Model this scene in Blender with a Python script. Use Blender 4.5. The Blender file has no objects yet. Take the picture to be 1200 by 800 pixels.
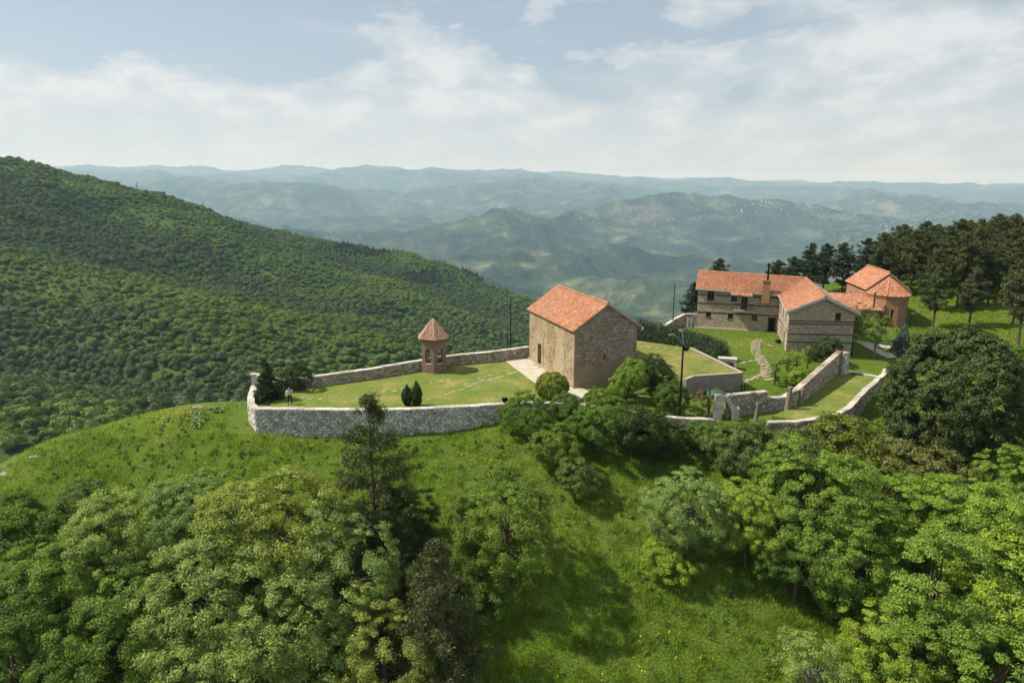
import bpy, math, random
import numpy as np
from mathutils import Vector, Matrix
R = math.radians
rng = np.random.default_rng(7)
random.seed(5)
SC = bpy.context.scene
COL = SC.collection

# ------------------------------------------------------------------ camera, light, exposure
CAMZ = 20.7
PITCH = R(13.0)
cam = bpy.data.cameras.new('camera')
cam_o = bpy.data.objects.new('camera', cam); COL.objects.link(cam_o)
cam_o.location = (0, 0, CAMZ); cam_o.rotation_euler = (R(77.0), 0, 0)
cam.sensor_width = 36; cam.lens = 24; cam.clip_start = 0.5; cam.clip_end = 90000
SC.camera = cam_o
SC.view_settings.view_transform = 'Standard'; SC.view_settings.look = 'None'
SC.view_settings.gamma = 1; SC.view_settings.exposure = 0.33
SC.view_settings.use_curve_mapping = False
SC.cycles.volume_bounces = 1; SC.cycles.max_bounces = 8

SUN_EL = R(50); SUN_DIR = Vector((-0.98, 0.06, 0)).normalized()     # towards the sun, on the ground plan
sd = Vector((SUN_DIR.x*math.cos(SUN_EL), SUN_DIR.y*math.cos(SUN_EL), math.sin(SUN_EL)))
sun = bpy.data.lights.new('sun', 'SUN'); sun.energy = 5.0; sun.angle = R(0.6); sun.color = (1.0, 0.93, 0.80)
sun_o = bpy.data.objects.new('sun', sun); COL.objects.link(sun_o); sun_o.location = (-200, 0, 300)
sun_o.rotation_euler = sd.to_track_quat('Z', 'Y').to_euler()

SKY_STRENGTH = 0.087
W = bpy.data.worlds.new('World'); SC.world = W; W.use_nodes = True
nt = W.node_tree; nt.nodes.clear()
def N(nt, t, **k):
    n = nt.nodes.new(t)
    for a, b in k.items():
        if a == 'inp':
            for i, v in b.items(): n.inputs[i].default_value = v
        else: setattr(n, a, b)
    return n
def ramp(nt, fac, stops, interp='LINEAR'):
    n = nt.nodes.new('ShaderNodeValToRGB'); n.color_ramp.interpolation = interp
    e = n.color_ramp.elements
    while len(e) < len(stops): e.new(0.5)
    for i, (p, c) in enumerate(stops):
        e[i].position = p
        e[i].color = (c, c, c, 1) if isinstance(c, (int, float)) else (*c, 1)
    nt.links.new(fac, n.inputs[0]); return n
def math_(nt, op, a, b=None, clamp=False):
    n = nt.nodes.new('ShaderNodeMath'); n.operation = op; n.use_clamp = clamp
    for i, v in enumerate((a, b)):
        if v is None: continue
        if isinstance(v, (int, float)): n.inputs[i].default_value = v
        else: nt.links.new(v, n.inputs[i])
    return n.outputs[0]
def mixc(nt, fac, a, b, mode='MIX'):
    n = nt.nodes.new('ShaderNodeMix'); n.data_type = 'RGBA'; n.blend_type = mode
    for s, v in ((n.inputs[0], fac), (n.inputs[6], a), (n.inputs[7], b)):
        if isinstance(v, (int, float)): s.default_value = v
        elif isinstance(v, tuple): s.default_value = (*v, 1) if len(v) == 3 else v
        else: nt.links.new(v, s)
    return n.outputs[2]
sky = N(nt, 'ShaderNodeTexSky', sky_type='NISHITA', sun_disc=False)
sky.sun_elevation = SUN_EL; sky.sun_rotation = math.atan2(SUN_DIR.x, SUN_DIR.y)
sky.altitude = 600; sky.air_density = 1.1; sky.dust_density = 2.2; sky.ozone_density = 1.2
tc = N(nt, 'ShaderNodeTexCoord')
sep = N(nt, 'ShaderNodeSeparateXYZ'); nt.links.new(tc.outputs['Generated'], sep.inputs[0])
az = math_(nt, 'ARCTAN2', sep.outputs[0], sep.outputs[1])           # 0 ahead, + to the right
el = math_(nt, 'ARCSINE', sep.outputs[2])
def cloud_noise(sx, sy, scale, det, off, rough=0.55):
    c = N(nt, 'ShaderNodeCombineXYZ')
    nt.links.new(math_(nt, 'MULTIPLY', az, sx), c.inputs[0]); nt.links.new(math_(nt, 'MULTIPLY', el, sy), c.inputs[1]); c.inputs[2].default_value = off
    n = N(nt, 'ShaderNodeTexNoise'); n.inputs['Scale'].default_value = scale; n.inputs['Detail'].default_value = det; n.inputs['Roughness'].default_value = rough
    nt.links.new(c.outputs[0], n.inputs['Vector']); return n.outputs['Fac']
puff = cloud_noise(1.0, 2.6, 5.5, 7, 3.3, 0.58)
wisp = cloud_noise(1.0, 5.0, 3.2, 5, 8.1, 0.5)
fine = cloud_noise(1.0, 2.0, 16.0, 6, 1.7, 0.6)
eldeg = math_(nt, 'MULTIPLY', el, 57.3)
# the cumulus bank lies low over the horizon, thin sheets higher up
bank = ramp(nt, math_(nt, 'MULTIPLY', eldeg, 1/16.0), [(0.0, 0.30), (0.12, 0.36), (0.30, 0.28), (0.47, 0.07), (0.62, -0.06), (1.0, -0.08)])
rightness = math_(nt, 'MULTIPLY', az, 0.10)
cov = math_(nt, 'ADD', math_(nt, 'ADD', puff, bank.outputs[0]), rightness)
m1 = ramp(nt, cov, [(0.505, 0.0), (0.56, 0.62), (0.68, 1.0)], 'EASE')
m2 = ramp(nt, math_(nt, 'ADD', wisp, rightness), [(0.50, 0.0), (0.68, 0.55)], 'EASE')
mask = math_(nt, 'MAXIMUM', m1.outputs[0], m2.outputs[0])
shade = ramp(nt, math_(nt, 'ADD', math_(nt, 'MULTIPLY', fine, 0.55), math_(nt, 'MULTIPLY', puff, 0.45)), [(0.38, (5.5, 5.95, 6.4)), (0.49, (6.5, 6.75, 6.95)), (0.60, (8.3, 8.3, 8.2))])
veil = mixc(nt, 0.42, sky.outputs[0], (5.6, 6.3, 6.8))
skyc = mixc(nt, math_(nt, 'MULTIPLY', mask, 0.70), veil, shade.outputs[0])
glow = ramp(nt, math_(nt, 'MULTIPLY', eldeg, 1/16.0), [(0.0, 0.65), (0.2, 0.4), (0.45, 0.0)], 'EASE')
skyc = mixc(nt, math_(nt, 'MULTIPLY', glow.outputs[0], math_(nt, 'SUBTRACT', 0.8, az), True), skyc, (6.3, 6.7, 6.95))
bg = N(nt, 'ShaderNodeBackground'); bg.inputs[1].default_value = SKY_STRENGTH
nt.links.new(skyc, bg.inputs[0])
wo = N(nt, 'ShaderNodeOutputWorld'); nt.links.new(bg.outputs[0], wo.inputs[0])

# ------------------------------------------------------------------ helpers
def ray(px, py):
    u = (px-600)/800; v = (py-400)/800
    return np.array((u, math.cos(PITCH)-v*math.sin(PITCH), -(math.sin(PITCH)+v*math.cos(PITCH))))
def at(px, py, z):
    d = ray(px, py); t = (z-CAMZ)/d[2]; return (d[0]*t, d[1]*t)
def att(px, py, t):
    d = ray(px, py); return (d[0]*t, d[1]*t, CAMZ+d[2]*t)
def on_plane(p0, p1, px, py):
    """where a sight line meets the upright plane through p0,p1: distance along it and height"""
    d = ray(px, py); e = np.array(p1)-np.array(p0); L = np.hypot(*e); e = e/L; n = np.array((-e[1], e[0]))
    t = np.dot(n, np.array(p0))/np.dot(n, d[:2])
    return float(np.dot(d[:2]*t-np.array(p0), e)), float(CAMZ+d[2]*t)
def tag(o, label=None, cat=None, group=None, kind=None):
    if label: o['label'] = label
    if cat: o['category'] = cat
    if group: o['group'] = group
    if kind: o['kind'] = kind
    return o
def empty(name, loc=(0, 0, 0), rz=0):
    o = bpy.data.objects.new(name, None); COL.objects.link(o); o.location = loc; o.rotation_euler = (0, 0, rz); o.empty_display_size = 0.2
    return o
def link(name, me, parent=None, loc=None):
    o = bpy.data.objects.new(name, me); COL.objects.link(o)
    if parent: o.parent = parent
    if loc is not None: o.location = loc
    return o
def np_mesh(name, V, F, mat, smooth=False):
    """V (n,3); F (m,k) all faces of one size"""
    V = np.asarray(V, dtype=np.float32); F = np.asarray(F, dtype=np.int32)
    me = bpy.data.meshes.new(name); m, k = F.shape
    me.vertices.add(len(V)); me.vertices.foreach_set('co', V.ravel())
    me.loops.add(m*k); me.loops.foreach_set('vertex_index', F.ravel())
    me.polygons.add(m); me.polygons.foreach_set('loop_start', np.arange(0, m*k, k, dtype=np.int32))
    me.polygons.foreach_set('loop_total', np.full(m, k, dtype=np.int32))
    if smooth: me.polygons.foreach_set('use_smooth', np.ones(m, dtype=bool))
    me.update(calc_edges=True)
    if mat: me.materials.append(mat)
    return me
class MB:
    def __init__(s): s.v = []; s.f = []
    def add(s, vs, fs):
        b = len(s.v); s.v += [tuple(map(float, p)) for p in vs]; s.f += [tuple(b+i for i in f) for f in fs]; return s
    def box(s, c, size, rz=0.0, taper=1.0):
        cx, cy, cz = c; a, b, h = size[0]/2, size[1]/2, size[2]/2; co, si = math.cos(rz), math.sin(rz); vs = []
        for z, k in ((-h, 1.0), (h, taper)):
            for x, y in ((-a, -b), (a, -b), (a, b), (-a, b)):
                x *= k; y *= k
                vs.append((cx+x*co-y*si, cy+x*si+y*co, cz+z))
        return s.add(vs, [(3, 2, 1, 0), (4, 5, 6, 7), (0, 1, 5, 4), (1, 2, 6, 5), (2, 3, 7, 6), (3, 0, 4, 7)])
    def obox(s, p0, p1, z0, z1, d0, d1):
        """box along p0-p1 from z0 to z1, from d0 to d1 out of the wall (right hand side of the run)"""
        e = Vector((p1[0]-p0[0], p1[1]-p0[1])).normalized(); n = Vector((e.y, -e.x)); vs = []
        for z in (z0, z1):
            for p, d in ((p0, d1), (p1, d1), (p1, d0), (p0, d0)): vs.append((p[0]+n.x*d, p[1]+n.y*d, z))
        return s.add(vs, [(3, 2, 1, 0), (4, 5, 6, 7), (0, 1, 5, 4), (1, 2, 6, 5), (2, 3, 7, 6), (3, 0, 4, 7)])
    def tube(s, pts, rad, n=6, cap=True):
        pts = [Vector(p) for p in pts]; rings = []
        if not isinstance(rad, (list, tuple)): rad = [rad]*len(pts)
        for i, p in enumerate(pts):
            d = (pts[min(i+1, len(pts)-1)]-pts[max(i-1, 0)]).normalized()
            a = d.cross(Vector((0, 0, 1)) if abs(d.z) < .9 else Vector((1, 0, 0))).normalized(); b = d.cross(a)
            rings.append([p+(a*math.cos(2*math.pi*k/n)+b*math.sin(2*math.pi*k/n))*rad[i] for k in range(n)])
        vs = [v for r in rings for v in r]; fs = []
        for i in range(len(pts)-1):
            for k in range(n):
                fs.append((i*n+k, i*n+(k+1) % n, (i+1)*n+(k+1) % n, (i+1)*n+k))
        if cap: fs += [tuple(range(n-1, -1, -1)), tuple((len(pts)-1)*n+k for k in range(n))]
        return s.add(vs, fs)
    def lathe(s, c, prof, n=16):
        vs = []; fs = []
        for r, z in prof:
            for k in range(n): vs.append((c[0]+r*math.cos(2*math.pi*k/n), c[1]+r*math.sin(2*math.pi*k/n), c[2]+z))
        for i in range(len(prof)-1):
            for k in range(n): fs.append((i*n+k, i*n+(k+1) % n, (i+1)*n+(k+1) % n, (i+1)*n+k))
        fs.append(tuple(range(n-1, -1, -1))); fs.append(tuple((len(prof)-1)*n+k for k in range(n)))
        return s.add(vs, fs)
    def prism(s, poly, z0, z1):
        n = len(poly); area = sum(poly[i][0]*poly[(i+1) % n][1]-poly[(i+1) % n][0]*poly[i][1] for i in range(n))
        if area < 0: poly = poly[::-1]
        vs = [(x, y, z0) for x, y in poly]+[(x, y, z1) for x, y in poly]
        return s.add(vs, [tuple(range(n-1, -1, -1)), tuple(range(n, 2*n))]+[(i, (i+1) % n, n+(i+1) % n, n+i) for i in range(n)])
    def mesh(s, name, mat, smooth=False):
        me = bpy.data.meshes.new(name); me.from_pydata(s.v, [], s.f)
        if smooth:
            for p in me.polygons: p.use_smooth = True
        if mat: me.materials.append(mat)
        me.update(); return me
    def build(s, name, mat, parent=None, loc=None, smooth=False):
        return link(name, s.mesh(name, mat, smooth), parent, loc)
def dup(root, loc=None, rz=None, label=None, scale=None, name=None):
    r = root.copy(); COL.objects.link(r)
    if loc is not None: r.location = loc
    if rz is not None: r.rotation_euler = (0, 0, rz)
    if scale is not None: r.scale = scale
    if label: r['label'] = label
    for ch in root.children:
        c = ch.copy(); COL.objects.link(c); c.parent = r
        for g in ch.children:
            d = g.copy(); COL.objects.link(d); d.parent = c
    return r

# ------------------------------------------------------------------ materials
def new_mat(name, rough=0.9, spec=0.3):
    m = bpy.data.materials.new(name); m.use_nodes = True
    t = m.node_tree; b = t.nodes['Principled BSDF']; b.inputs['Roughness'].default_value = rough
    b.inputs['Specular IOR Level'].default_value = spec
    return m, t, b
def coords(t, scale, mode='Object', detail=4, rough=0.55, vec=None):
    n = t.nodes.new('ShaderNodeTexNoise'); n.inputs['Scale'].default_value = scale; n.inputs['Detail'].default_value = detail; n.inputs['Roughness'].default_value = rough
    if vec is None:
        c = t.nodes.new('ShaderNodeTexCoord'); vec = c.outputs[mode]
    t.links.new(vec, n.inputs['Vector']); return n.outputs['Fac']
def bump(t, b, h, strength=0.5, dist=0.05):
    n = t.nodes.new('ShaderNodeBump'); n.inputs['Strength'].default_value = strength; n.inputs['Distance'].default_value = dist
    t.links.new(h, n.inputs['Height']); t.links.new(n.outputs[0], b.inputs['Normal'])
def flat(name, c, rough=0.7, var=0.15, scale=3.0, metal=0.0, spec=0.3, bmp=0.0):
    m, t, b = new_mat(name, rough, spec)
    n = coords(t, scale); r = ramp(t, n, [(0.3, tuple(x*(1-var) for x in c)), (0.7, tuple(min(1, x*(1+var)) for x in c))])
    t.links.new(r.outputs[0], b.inputs['Base Color']); b.inputs['Metallic'].default_value = metal
    if bmp: bump(t, b, n, bmp, 0.03)
    return m
def island_mat(name, stops, rough=0.85, noise=0.0, nscale=6.0, weather=None, bmp=0.3):
    """colour picked per separate piece, plus fine grain"""
    m, t, b = new_mat(name, rough, 0.25)
    g = t.nodes.new('ShaderNodeNewGeometry')
    r = ramp(t, g.outputs['Random Per Island'], stops)
    n = coords(t, nscale, 'Object', 6)
    v = ramp(t, n, [(0.25, 1-noise), (0.75, 1+noise*0.5)])
    c = mixc(t, 1.0, r.outputs[0], v.outputs[0], 'MULTIPLY')
    if weather:
        w = coords(t, weather[1], 'Object', 5); wr = ramp(t, w, [(0.5, 0.0), (0.66, weather[2])])
        c = mixc(t, wr.outputs[0], c, weather[0])
    t.links.new(c, b.inputs['Base Color'])
    bump(t, b, coords(t, nscale*3, 'Object', 4), bmp, 0.02)
    return m
def leaf_mat(name, c, var=0.35, warm=(0.02, 0.0), trans=0.34, big=0.25):
    """leaves: hue and value vary leaf by leaf, clump by clump and plant by plant"""
    m = bpy.data.materials.new(name); m.use_nodes = True; t = m.node_tree; t.nodes.clear()
    g = t.nodes.new('ShaderNodeNewGeometry'); oi = t.nodes.new('ShaderNodeObjectInfo')
    lo = tuple(x*(1-var) for x in c); hi = (c[0]*(1+var)+warm[0], c[1]*(1+var)+warm[1], c[2]*(1+var*0.6))
    r = ramp(t, g.outputs['Random Per Island'], [(0.0, lo), (0.6, c), (1.0, hi)])
    n = coords(t, 0.9, 'Object', 3)
    cl = ramp(t, n, [(0.3, 1-big), (0.7, 1+big)])
    k = mixc(t, 1.0, r.outputs[0], cl.outputs[0], 'MULTIPLY')
    tr = ramp(t, oi.outputs['Random'], [(0.0, (0.84, 0.88, 0.82)), (0.35, (1.0, 1.0, 1.0)), (0.7, (1.12, 1.04, 0.85)), (1.0, (0.94, 1.05, 0.88))])
    k = mixc(t, 1.0, k, tr.outputs[0], 'MULTIPLY')
    d = t.nodes.new('ShaderNodeBsdfPrincipled'); d.inputs['Roughness'].default_value = 0.62; d.inputs['Specular IOR Level'].default_value = 0.22
    tl = t.nodes.new('ShaderNodeBsdfTranslucent'); mx = t.nodes.new('ShaderNodeMixShader'); mx.inputs[0].default_value = trans
    out = t.nodes.new('ShaderNodeOutputMaterial')
    t.links.new(k, d.inputs['Base Color'])
    t.links.new(mixc(t, 1.0, k, (1.25, 1.35, 0.6), 'MULTIPLY'), tl.inputs['Color'])
    t.links.new(d.outputs[0], mx.inputs[1]); t.links.new(tl.outputs[0], mx.inputs[2]); t.links.new(mx.outputs[0], out.inputs[0])
    return m
M = {}
M['bark'] = flat('bark', (0.10, 0.075, 0.05), 0.95, 0.35, 9, bmp=0.6)
M['bark_pale'] = flat('bark_pale', (0.20, 0.17, 0.13), 0.95, 0.3, 9, bmp=0.6)
M['olive'] = leaf_mat('leaf_olive', (0.155, 0.240, 0.040))
M['pale'] = leaf_mat('leaf_pale', (0.235, 0.325, 0.10), warm=(0.03, 0.02))
M['yellow'] = leaf_mat('leaf_yellow_green', (0.27, 0.325, 0.075), warm=(0.04, 0.02))
M['mid'] = leaf_mat('leaf_mid_green', (0.115, 0.200, 0.034))
M['bright'] = leaf_mat('leaf_bright_green', (0.205, 0.31, 0.050), warm=(0.03, 0.02), trans=0.34)
M['lime'] = leaf_mat('leaf_lime', (0.27, 0.35, 0.050), warm=(0.04, 0.03), trans=0.34)
M['deep'] = leaf_mat('leaf_deep_green', (0.060, 0.095, 0.024))
M['dull'] = leaf_mat('leaf_dull_olive', (0.150, 0.200, 0.055))
M['darkpine'] = leaf_mat('needle_dark_pine', (0.060, 0.092, 0.030), trans=0.1, big=0.3)
M['bushy'] = leaf_mat('leaf_yellowish_bush', (0.165, 0.215, 0.040))
M['brown'] = leaf_mat('leaf_brownish', (0.155, 0.180, 0.062))
M['pine'] = leaf_mat('needle_pine', (0.078, 0.098, 0.034), trans=0.1, big=0.3)
M['pine2'] = leaf_mat('needle_pine_rusty', (0.100, 0.114, 0.045), trans=0.1, big=0.35)
M['fir'] = leaf_mat('needle_fir', (0.035, 0.065, 0.025), trans=0.08)
M['blue'] = leaf_mat('needle_blue_spruce', (0.12, 0.17, 0.16), trans=0.08)
M['cypress'] = leaf_mat('leaf_cypress', (0.04, 0.075, 0.018), trans=0.1)
M['topiary'] = leaf_mat('leaf_topiary', (0.19, 0.23, 0.028), warm=(0.04, 0.02), trans=0.15)
M['pink'] = leaf_mat('blossom_pink', (0.34, 0.16, 0.19), warm=(0.05, 0), trans=0.2)
M['flower'] = leaf_mat('flower_yellow', (0.55, 0.48, 0.03), warm=(0.05, 0), trans=0.2)
M['greyleaf'] = leaf_mat('leaf_silver', (0.20, 0.29, 0.13), trans=0.15)
M['wood1'] = leaf_mat('hill_leaf_green', (0.118, 0.195, 0.034), var=0.3, trans=0.12)
M['wood2'] = leaf_mat('hill_leaf_grey', (0.090, 0.135, 0.046), var=0.3, trans=0.12)
M['wood3'] = leaf_mat('hill_leaf_bright', (0.17, 0.250, 0.040), var=0.3, trans=0.12)
M['wood4'] = leaf_mat('hill_leaf_dark', (0.034, 0.056, 0.022), var=0.3, trans=0.05)
M['tile'] = island_mat('roof_tile', [(0, (0.33, 0.135, 0.072)), (0.3, (0.41, 0.175, 0.092)), (0.65, (0.45, 0.205, 0.112)), (0.9, (0.50, 0.27, 0.165)), (1, (0.33, 0.14, 0.085))], 0.85, 0.22, 2.5, ((0.33, 0.22, 0.14), 0.9, 0.5))
M['tile_belfry'] = island_mat('roof_tile_pink', [(0, (0.34, 0.18, 0.125)), (0.5, (0.43, 0.26, 0.185)), (1, (0.50, 0.34, 0.26))], 0.8, 0.15, 3)
M['rubble'] = island_mat('rubble_stone', [(0, (0.34, 0.32, 0.28)), (0.35, (0.54, 0.515, 0.46)), (0.75, (0.66, 0.63, 0.57)), (1, (0.76, 0.73, 0.67))], 0.92, 0.3, 5, ((0.20, 0.18, 0.15), 1.6, 0.45))
M['rubble_warm'] = island_mat('rubble_stone_warm', [(0, (0.26, 0.21, 0.16)), (0.4, (0.40, 0.345, 0.27)), (0.8, (0.46, 0.42, 0.35)), (1, (0.54, 0.49, 0.42))], 0.92, 0.3, 5, ((0.15, 0.12, 0.09), 1.6, 0.5))
M['mortar'] = flat('mortar', (0.21, 0.195, 0.165), 0.95, 0.3, 6)
M['coping'] = island_mat('coping_stone', [(0, (0.38, 0.345, 0.29)), (0.5, (0.50, 0.46, 0.395)), (1, (0.58, 0.54, 0.47))], 0.9, 0.22, 5)
M['step'] = island_mat('path_stone', [(0, (0.27, 0.22, 0.15)), (0.5, (0.36, 0.30, 0.21)), (1, (0.45, 0.385, 0.28))], 0.9, 0.2, 6)
M['iron'] = flat('black_iron', (0.012, 0.012, 0.013), 0.45, 0.2, 5, metal=0.4)
M['lamp_grey'] = flat('lamp_grey', (0.25, 0.26, 0.27), 0.4, 0.1, 5, metal=0.5)
M['timber'] = flat('dark_timber', (0.075, 0.045, 0.028), 0.85, 0.3, 8, bmp=0.4)
M['door'] = flat('brown_door', (0.085, 0.035, 0.022), 0.7, 0.3, 6)
M['grey_timber'] = flat('grey_timber', (0.26, 0.24, 0.21), 0.85, 0.25, 8)
M['pale_timber'] = flat('pale_timber', (0.42, 0.36, 0.26), 0.85, 0.2, 8)
M['fascia'] = flat('grey_fascia', (0.36, 0.37, 0.38), 0.6, 0.12, 4)
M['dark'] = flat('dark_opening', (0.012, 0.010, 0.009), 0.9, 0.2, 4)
M['glass'] = flat('window_glass', (0.02, 0.022, 0.025), 0.12, 0.1, 2, spec=0.6)
M['white'] = flat('white_plaster', (0.72, 0.68, 0.60), 0.9, 0.06, 3)
M['concrete'] = flat('grey_render', (0.235, 0.205, 0.175), 0.95, 0.16, 1.5, bmp=0.3)
M['tarp'] = flat('green_cover', (0.045, 0.10, 0.065), 0.6, 0.15, 3)
M['white_metal'] = flat('white_metal', (0.7, 0.7, 0.68), 0.5, 0.05, 3)
M['skin'] = flat('skin', (0.48, 0.29, 0.21), 0.6, 0.05, 5)
M['jacket'] = flat('grey_jacket', (0.52, 0.55, 0.60), 0.9, 0.3, 7)
M['trouser'] = flat('dark_trousers', (0.018, 0.018, 0.024), 0.9, 0.2, 7)
M['hair'] = flat('dark_hair', (0.02, 0.014, 0.01), 0.6, 0.2, 7)
M['wallrock'] = flat('weathered_rock', (0.27, 0.24, 0.19), 0.95, 0.35, 4, bmp=.6)
M['wallbrick'] = flat('plain_brick', (0.30, 0.14, 0.085), 0.9, 0.25, 5, bmp=0.4)

def masonry(name, base, alt, course=0.16, brick_w=0.42, patch=None, joint=(0.19, 0.16, 0.12), scale_v=1.0, contrast=1.0, patch_scale=0.35, stain=(0.16, 0.12, 0.085), low=None):
    """courses too fine to pick apart from here: colour and fine relief only"""
    m, t, b = new_mat(name, 0.94, 0.2)
    uv = t.nodes.new('ShaderNodeAttribute'); uv.attribute_name = 'wall_uv'; vec = uv.outputs['Vector']
    wob = t.nodes.new('ShaderNodeTexNoise'); wob.inputs['Scale'].default_value = 1.3; t.links.new(vec, wob.inputs['Vector'])
    w2 = t.nodes.new('ShaderNodeVectorMath'); w2.operation = 'MULTIPLY_ADD'; t.links.new(wob.outputs['Color'], w2.inputs[0]); w2.inputs[1].default_value = (0.14, 0.14, 0); t.links.new(vec, w2.inputs[2])
    br = t.nodes.new('ShaderNodeTexBrick'); t.links.new(w2.outputs[0], br.inputs['Vector'])
    br.inputs['Scale'].default_value = 1.0; br.inputs['Brick Width'].default_value = brick_w; br.inputs['Row Height'].default_value = course
    br.inputs['Mortar Size'].default_value = 0.022; br.inputs['Mortar Smooth'].default_value = 0.4
    br.inputs['Color1'].default_value = (*base, 1); br.inputs['Color2'].default_value = (*alt, 1); br.inputs['Mortar'].default_value = (*joint, 1)
    br.inputs['Bias'].default_value = 0.0
    c = br.outputs['Color']
    n1 = coords(t, 3.5, vec=vec, detail=7, rough=0.65); v = ramp(t, n1, [(0.30, 0.60), (0.5, 1.0), (0.72, 1.38)])
    c = mixc(t, contrast, c, v.outputs[0], 'MULTIPLY')
    if patch:
        n2 = coords(t, patch_scale, vec=vec, detail=3, rough=0.5); 
        if low:
            sp_ = t.nodes.new('ShaderNodeSeparateXYZ'); t.links.new(vec, sp_.inputs[0])
            n2 = math_(t, 'ADD', n2, math_(t, 'MULTIPLY', math_(t, 'SUBTRACT', low, sp_.outputs[1]), 0.11))
        r2 = ramp(t, n2, [(0.47, 0.0), (0.53, 0.85)])
        plast = mixc(t, 1.0, patch, ramp(t, n1, [(0.3, 0.85), (0.7, 1.12)]).outputs[0], 'MULTIPLY')
        c = mixc(t, r2.outputs[0], c, plast)
    n3 = coords(t, 0.9, vec=vec, detail=6, rough=0.6); r3 = ramp(t, n3, [(0.52, 0.0), (0.72, 0.6)])
    c = mixc(t, r3.outputs[0], c, stain)
    t.links.new(c, b.inputs['Base Color'])
    bump(t, b, math_(t, 'ADD', br.outputs['Fac'], math_(t, 'MULTIPLY', n1, -1.2)), -0.55, 0.03)
    return m
M['church'] = masonry('church_masonry', (0.36, 0.275, 0.165), (0.27, 0.185, 0.115), 0.19, 0.5, (0.38, 0.30, 0.185), patch_scale=0.42)
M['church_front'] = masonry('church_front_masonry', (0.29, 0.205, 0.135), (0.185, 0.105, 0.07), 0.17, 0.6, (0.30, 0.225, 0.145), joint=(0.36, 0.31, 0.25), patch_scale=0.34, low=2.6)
M['house'] = masonry('house_masonry', (0.40, 0.315, 0.21), (0.26, 0.205, 0.14), 0.17, 0.34, None, joint=(0.40, 0.37, 0.32), contrast=1.0, stain=(0.26, 0.20, 0.14))
M['brick'] = masonry('brick_masonry', (0.34, 0.155, 0.09), (0.27, 0.115, 0.07), 0.12, 0.32, (0.36, 0.19, 0.115), joint=(0.34, 0.22, 0.15), stain=(0.24, 0.12, 0.08))
M['belfry'] = masonry('belfry_brick', (0.215, 0.125, 0.085), (0.15, 0.085, 0.06), 0.13, 0.34, None, joint=(0.30, 0.23, 0.17), stain=(0.13, 0.085, 0.06))

# ------------------------------------------------------------------ the lie of the land
def vnoise(x, y, seed=0):
    xi = np.floor(x).astype(np.int64); yi = np.floor(y).astype(np.int64); xf = x-xi; yf = y-yi
    u = xf*xf*xf*(xf*(xf*6-15)+10); v = yf*yf*yf*(yf*(yf*6-15)+10)
    def g(a, b):
        h = (a*374761393+b*668265263+seed*974634777) & 0xffffffff
        h = ((h ^ (h >> 13))*1274126177) & 0xffffffff; h = (h ^ (h >> 16)) & 0xffff
        an = h/65536.0*2*np.pi; return np.cos(an), np.sin(an)
    r = []
    for dx in (0, 1):
        for dy in (0, 1):
            gx, gy = g(xi+dx, yi+dy); r.append(gx*(xf-dx)+gy*(yf-dy))
    return ((r[0]*(1-u)+r[2]*u)*(1-v)+(r[1]*(1-u)+r[3]*u)*v)*1.5
def fbm(x, y, o=4, seed=0, lac=2.0, gain=0.5):
    s = 0; a = 1
    for k in range(o): s = s+a*vnoise(x, y, seed+k*13); x = x*lac; y = y*lac; a *= gain
    return s
def ridged(x, y, o=5, seed=0, gain=0.5):
    s = 0; a = 1; w = 1.0
    for k in range(o):
        n = (1-np.abs(vnoise(x, y, seed+k*17)))**2*w; s = s+n*a; w = np.clip(n*1.6, 0, 1); x = x*2.03; y = y*2.03; a *= gain
    return s
def sstep(a, b, x):
    t = np.clip((x-a)/(b-a), 0, 1); return t*t*(3-2*t)
CP = []
for px, py, z in [(300,503,-1.6),(370,505,-1.9),(440,508,-2.0),(520,505,-1.9),(590,492,-1.2),(640,500,-1.3),(700,505,-1.5),(760,505,-1.5),
                  (797,497,-1.2),(840,505,-1.1),(900,505,-1.2),(960,510,-1.6),
                  (220,474,-1.7),(150,490,-3),(0,545,-6.5),(60,515,-5),(100,570,-5.5),(250,560,-4),(400,575,-4.3),(600,575,-4.5),(750,575,-4.5),
                  (850,575,-4.5),(950,560,-4),(1040,540,-4),(1150,560,-5),(100,650,-9),(300,650,-7.5),(500,650,-6.7),(650,650,-6.7),
                  (800,650,-7),(1000,650,-7.5),(1150,650,-8),(100,780,-14),(300,790,-12.5),(500,790,-11.5),(700,790,-11),(900,790,-11),(1100,790,-12),
                  (700,465,-0.25),(770,470,-0.3),(800,478,-0.5),(870,462,0.0),(870,430,0.75),(840,412,1.2),(905,396,1.5),(820,387,1.5),(770,386,1.3),
                  (905,440,0.35),(960,455,-0.3),(1000,450,-0.3),(940,482,-0.5),(1015,470,-0.9),(1040,430,0.1),(1028,405,1.0)]:
    CP.append((*at(px, py, z), z))
CP += [(0,10,-24),(0,-20,-36),(-60,10,-32),(60,10,-26),(-40,30,-18),(40,30,-16),(0,-200,-100),(-200,0,-75),(200,0,-40),
       (-15,70,-.8),(0,70,-.5),(6,75,-.3),(-24,74,-3.5),(-10,84,-4),(0,92,-4.5),(-30,85,-12),(0,110,-15),(-20,110,-24),(-45,70,-7.5),(-60,78,-19),
       (-38,76,-7.5),(-70,60,-17),(20,108,-8),(20,130,-24),(42,86,1.2),(60,91,1.6),(49,64,-1.5),(70,100,3),(90,120,4.5),(60,128,2.0),(110,90,4),(42,104,0.8),
       (120,130,5),(80,75,0),(100,60,-3),(50,150,-10),(90,170,-9),(130,190,-15),(70,220,-50),(120,300,-90),(20,200,-70),(18,96,0.0),
       (-120,150,-80),(-40,200,-98),(60,260,-130),(160,420,-200),(300,700,-330),(-250,110,-78),(-400,180,-30),(-180,90,-66),(-90,110,-52)]
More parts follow.
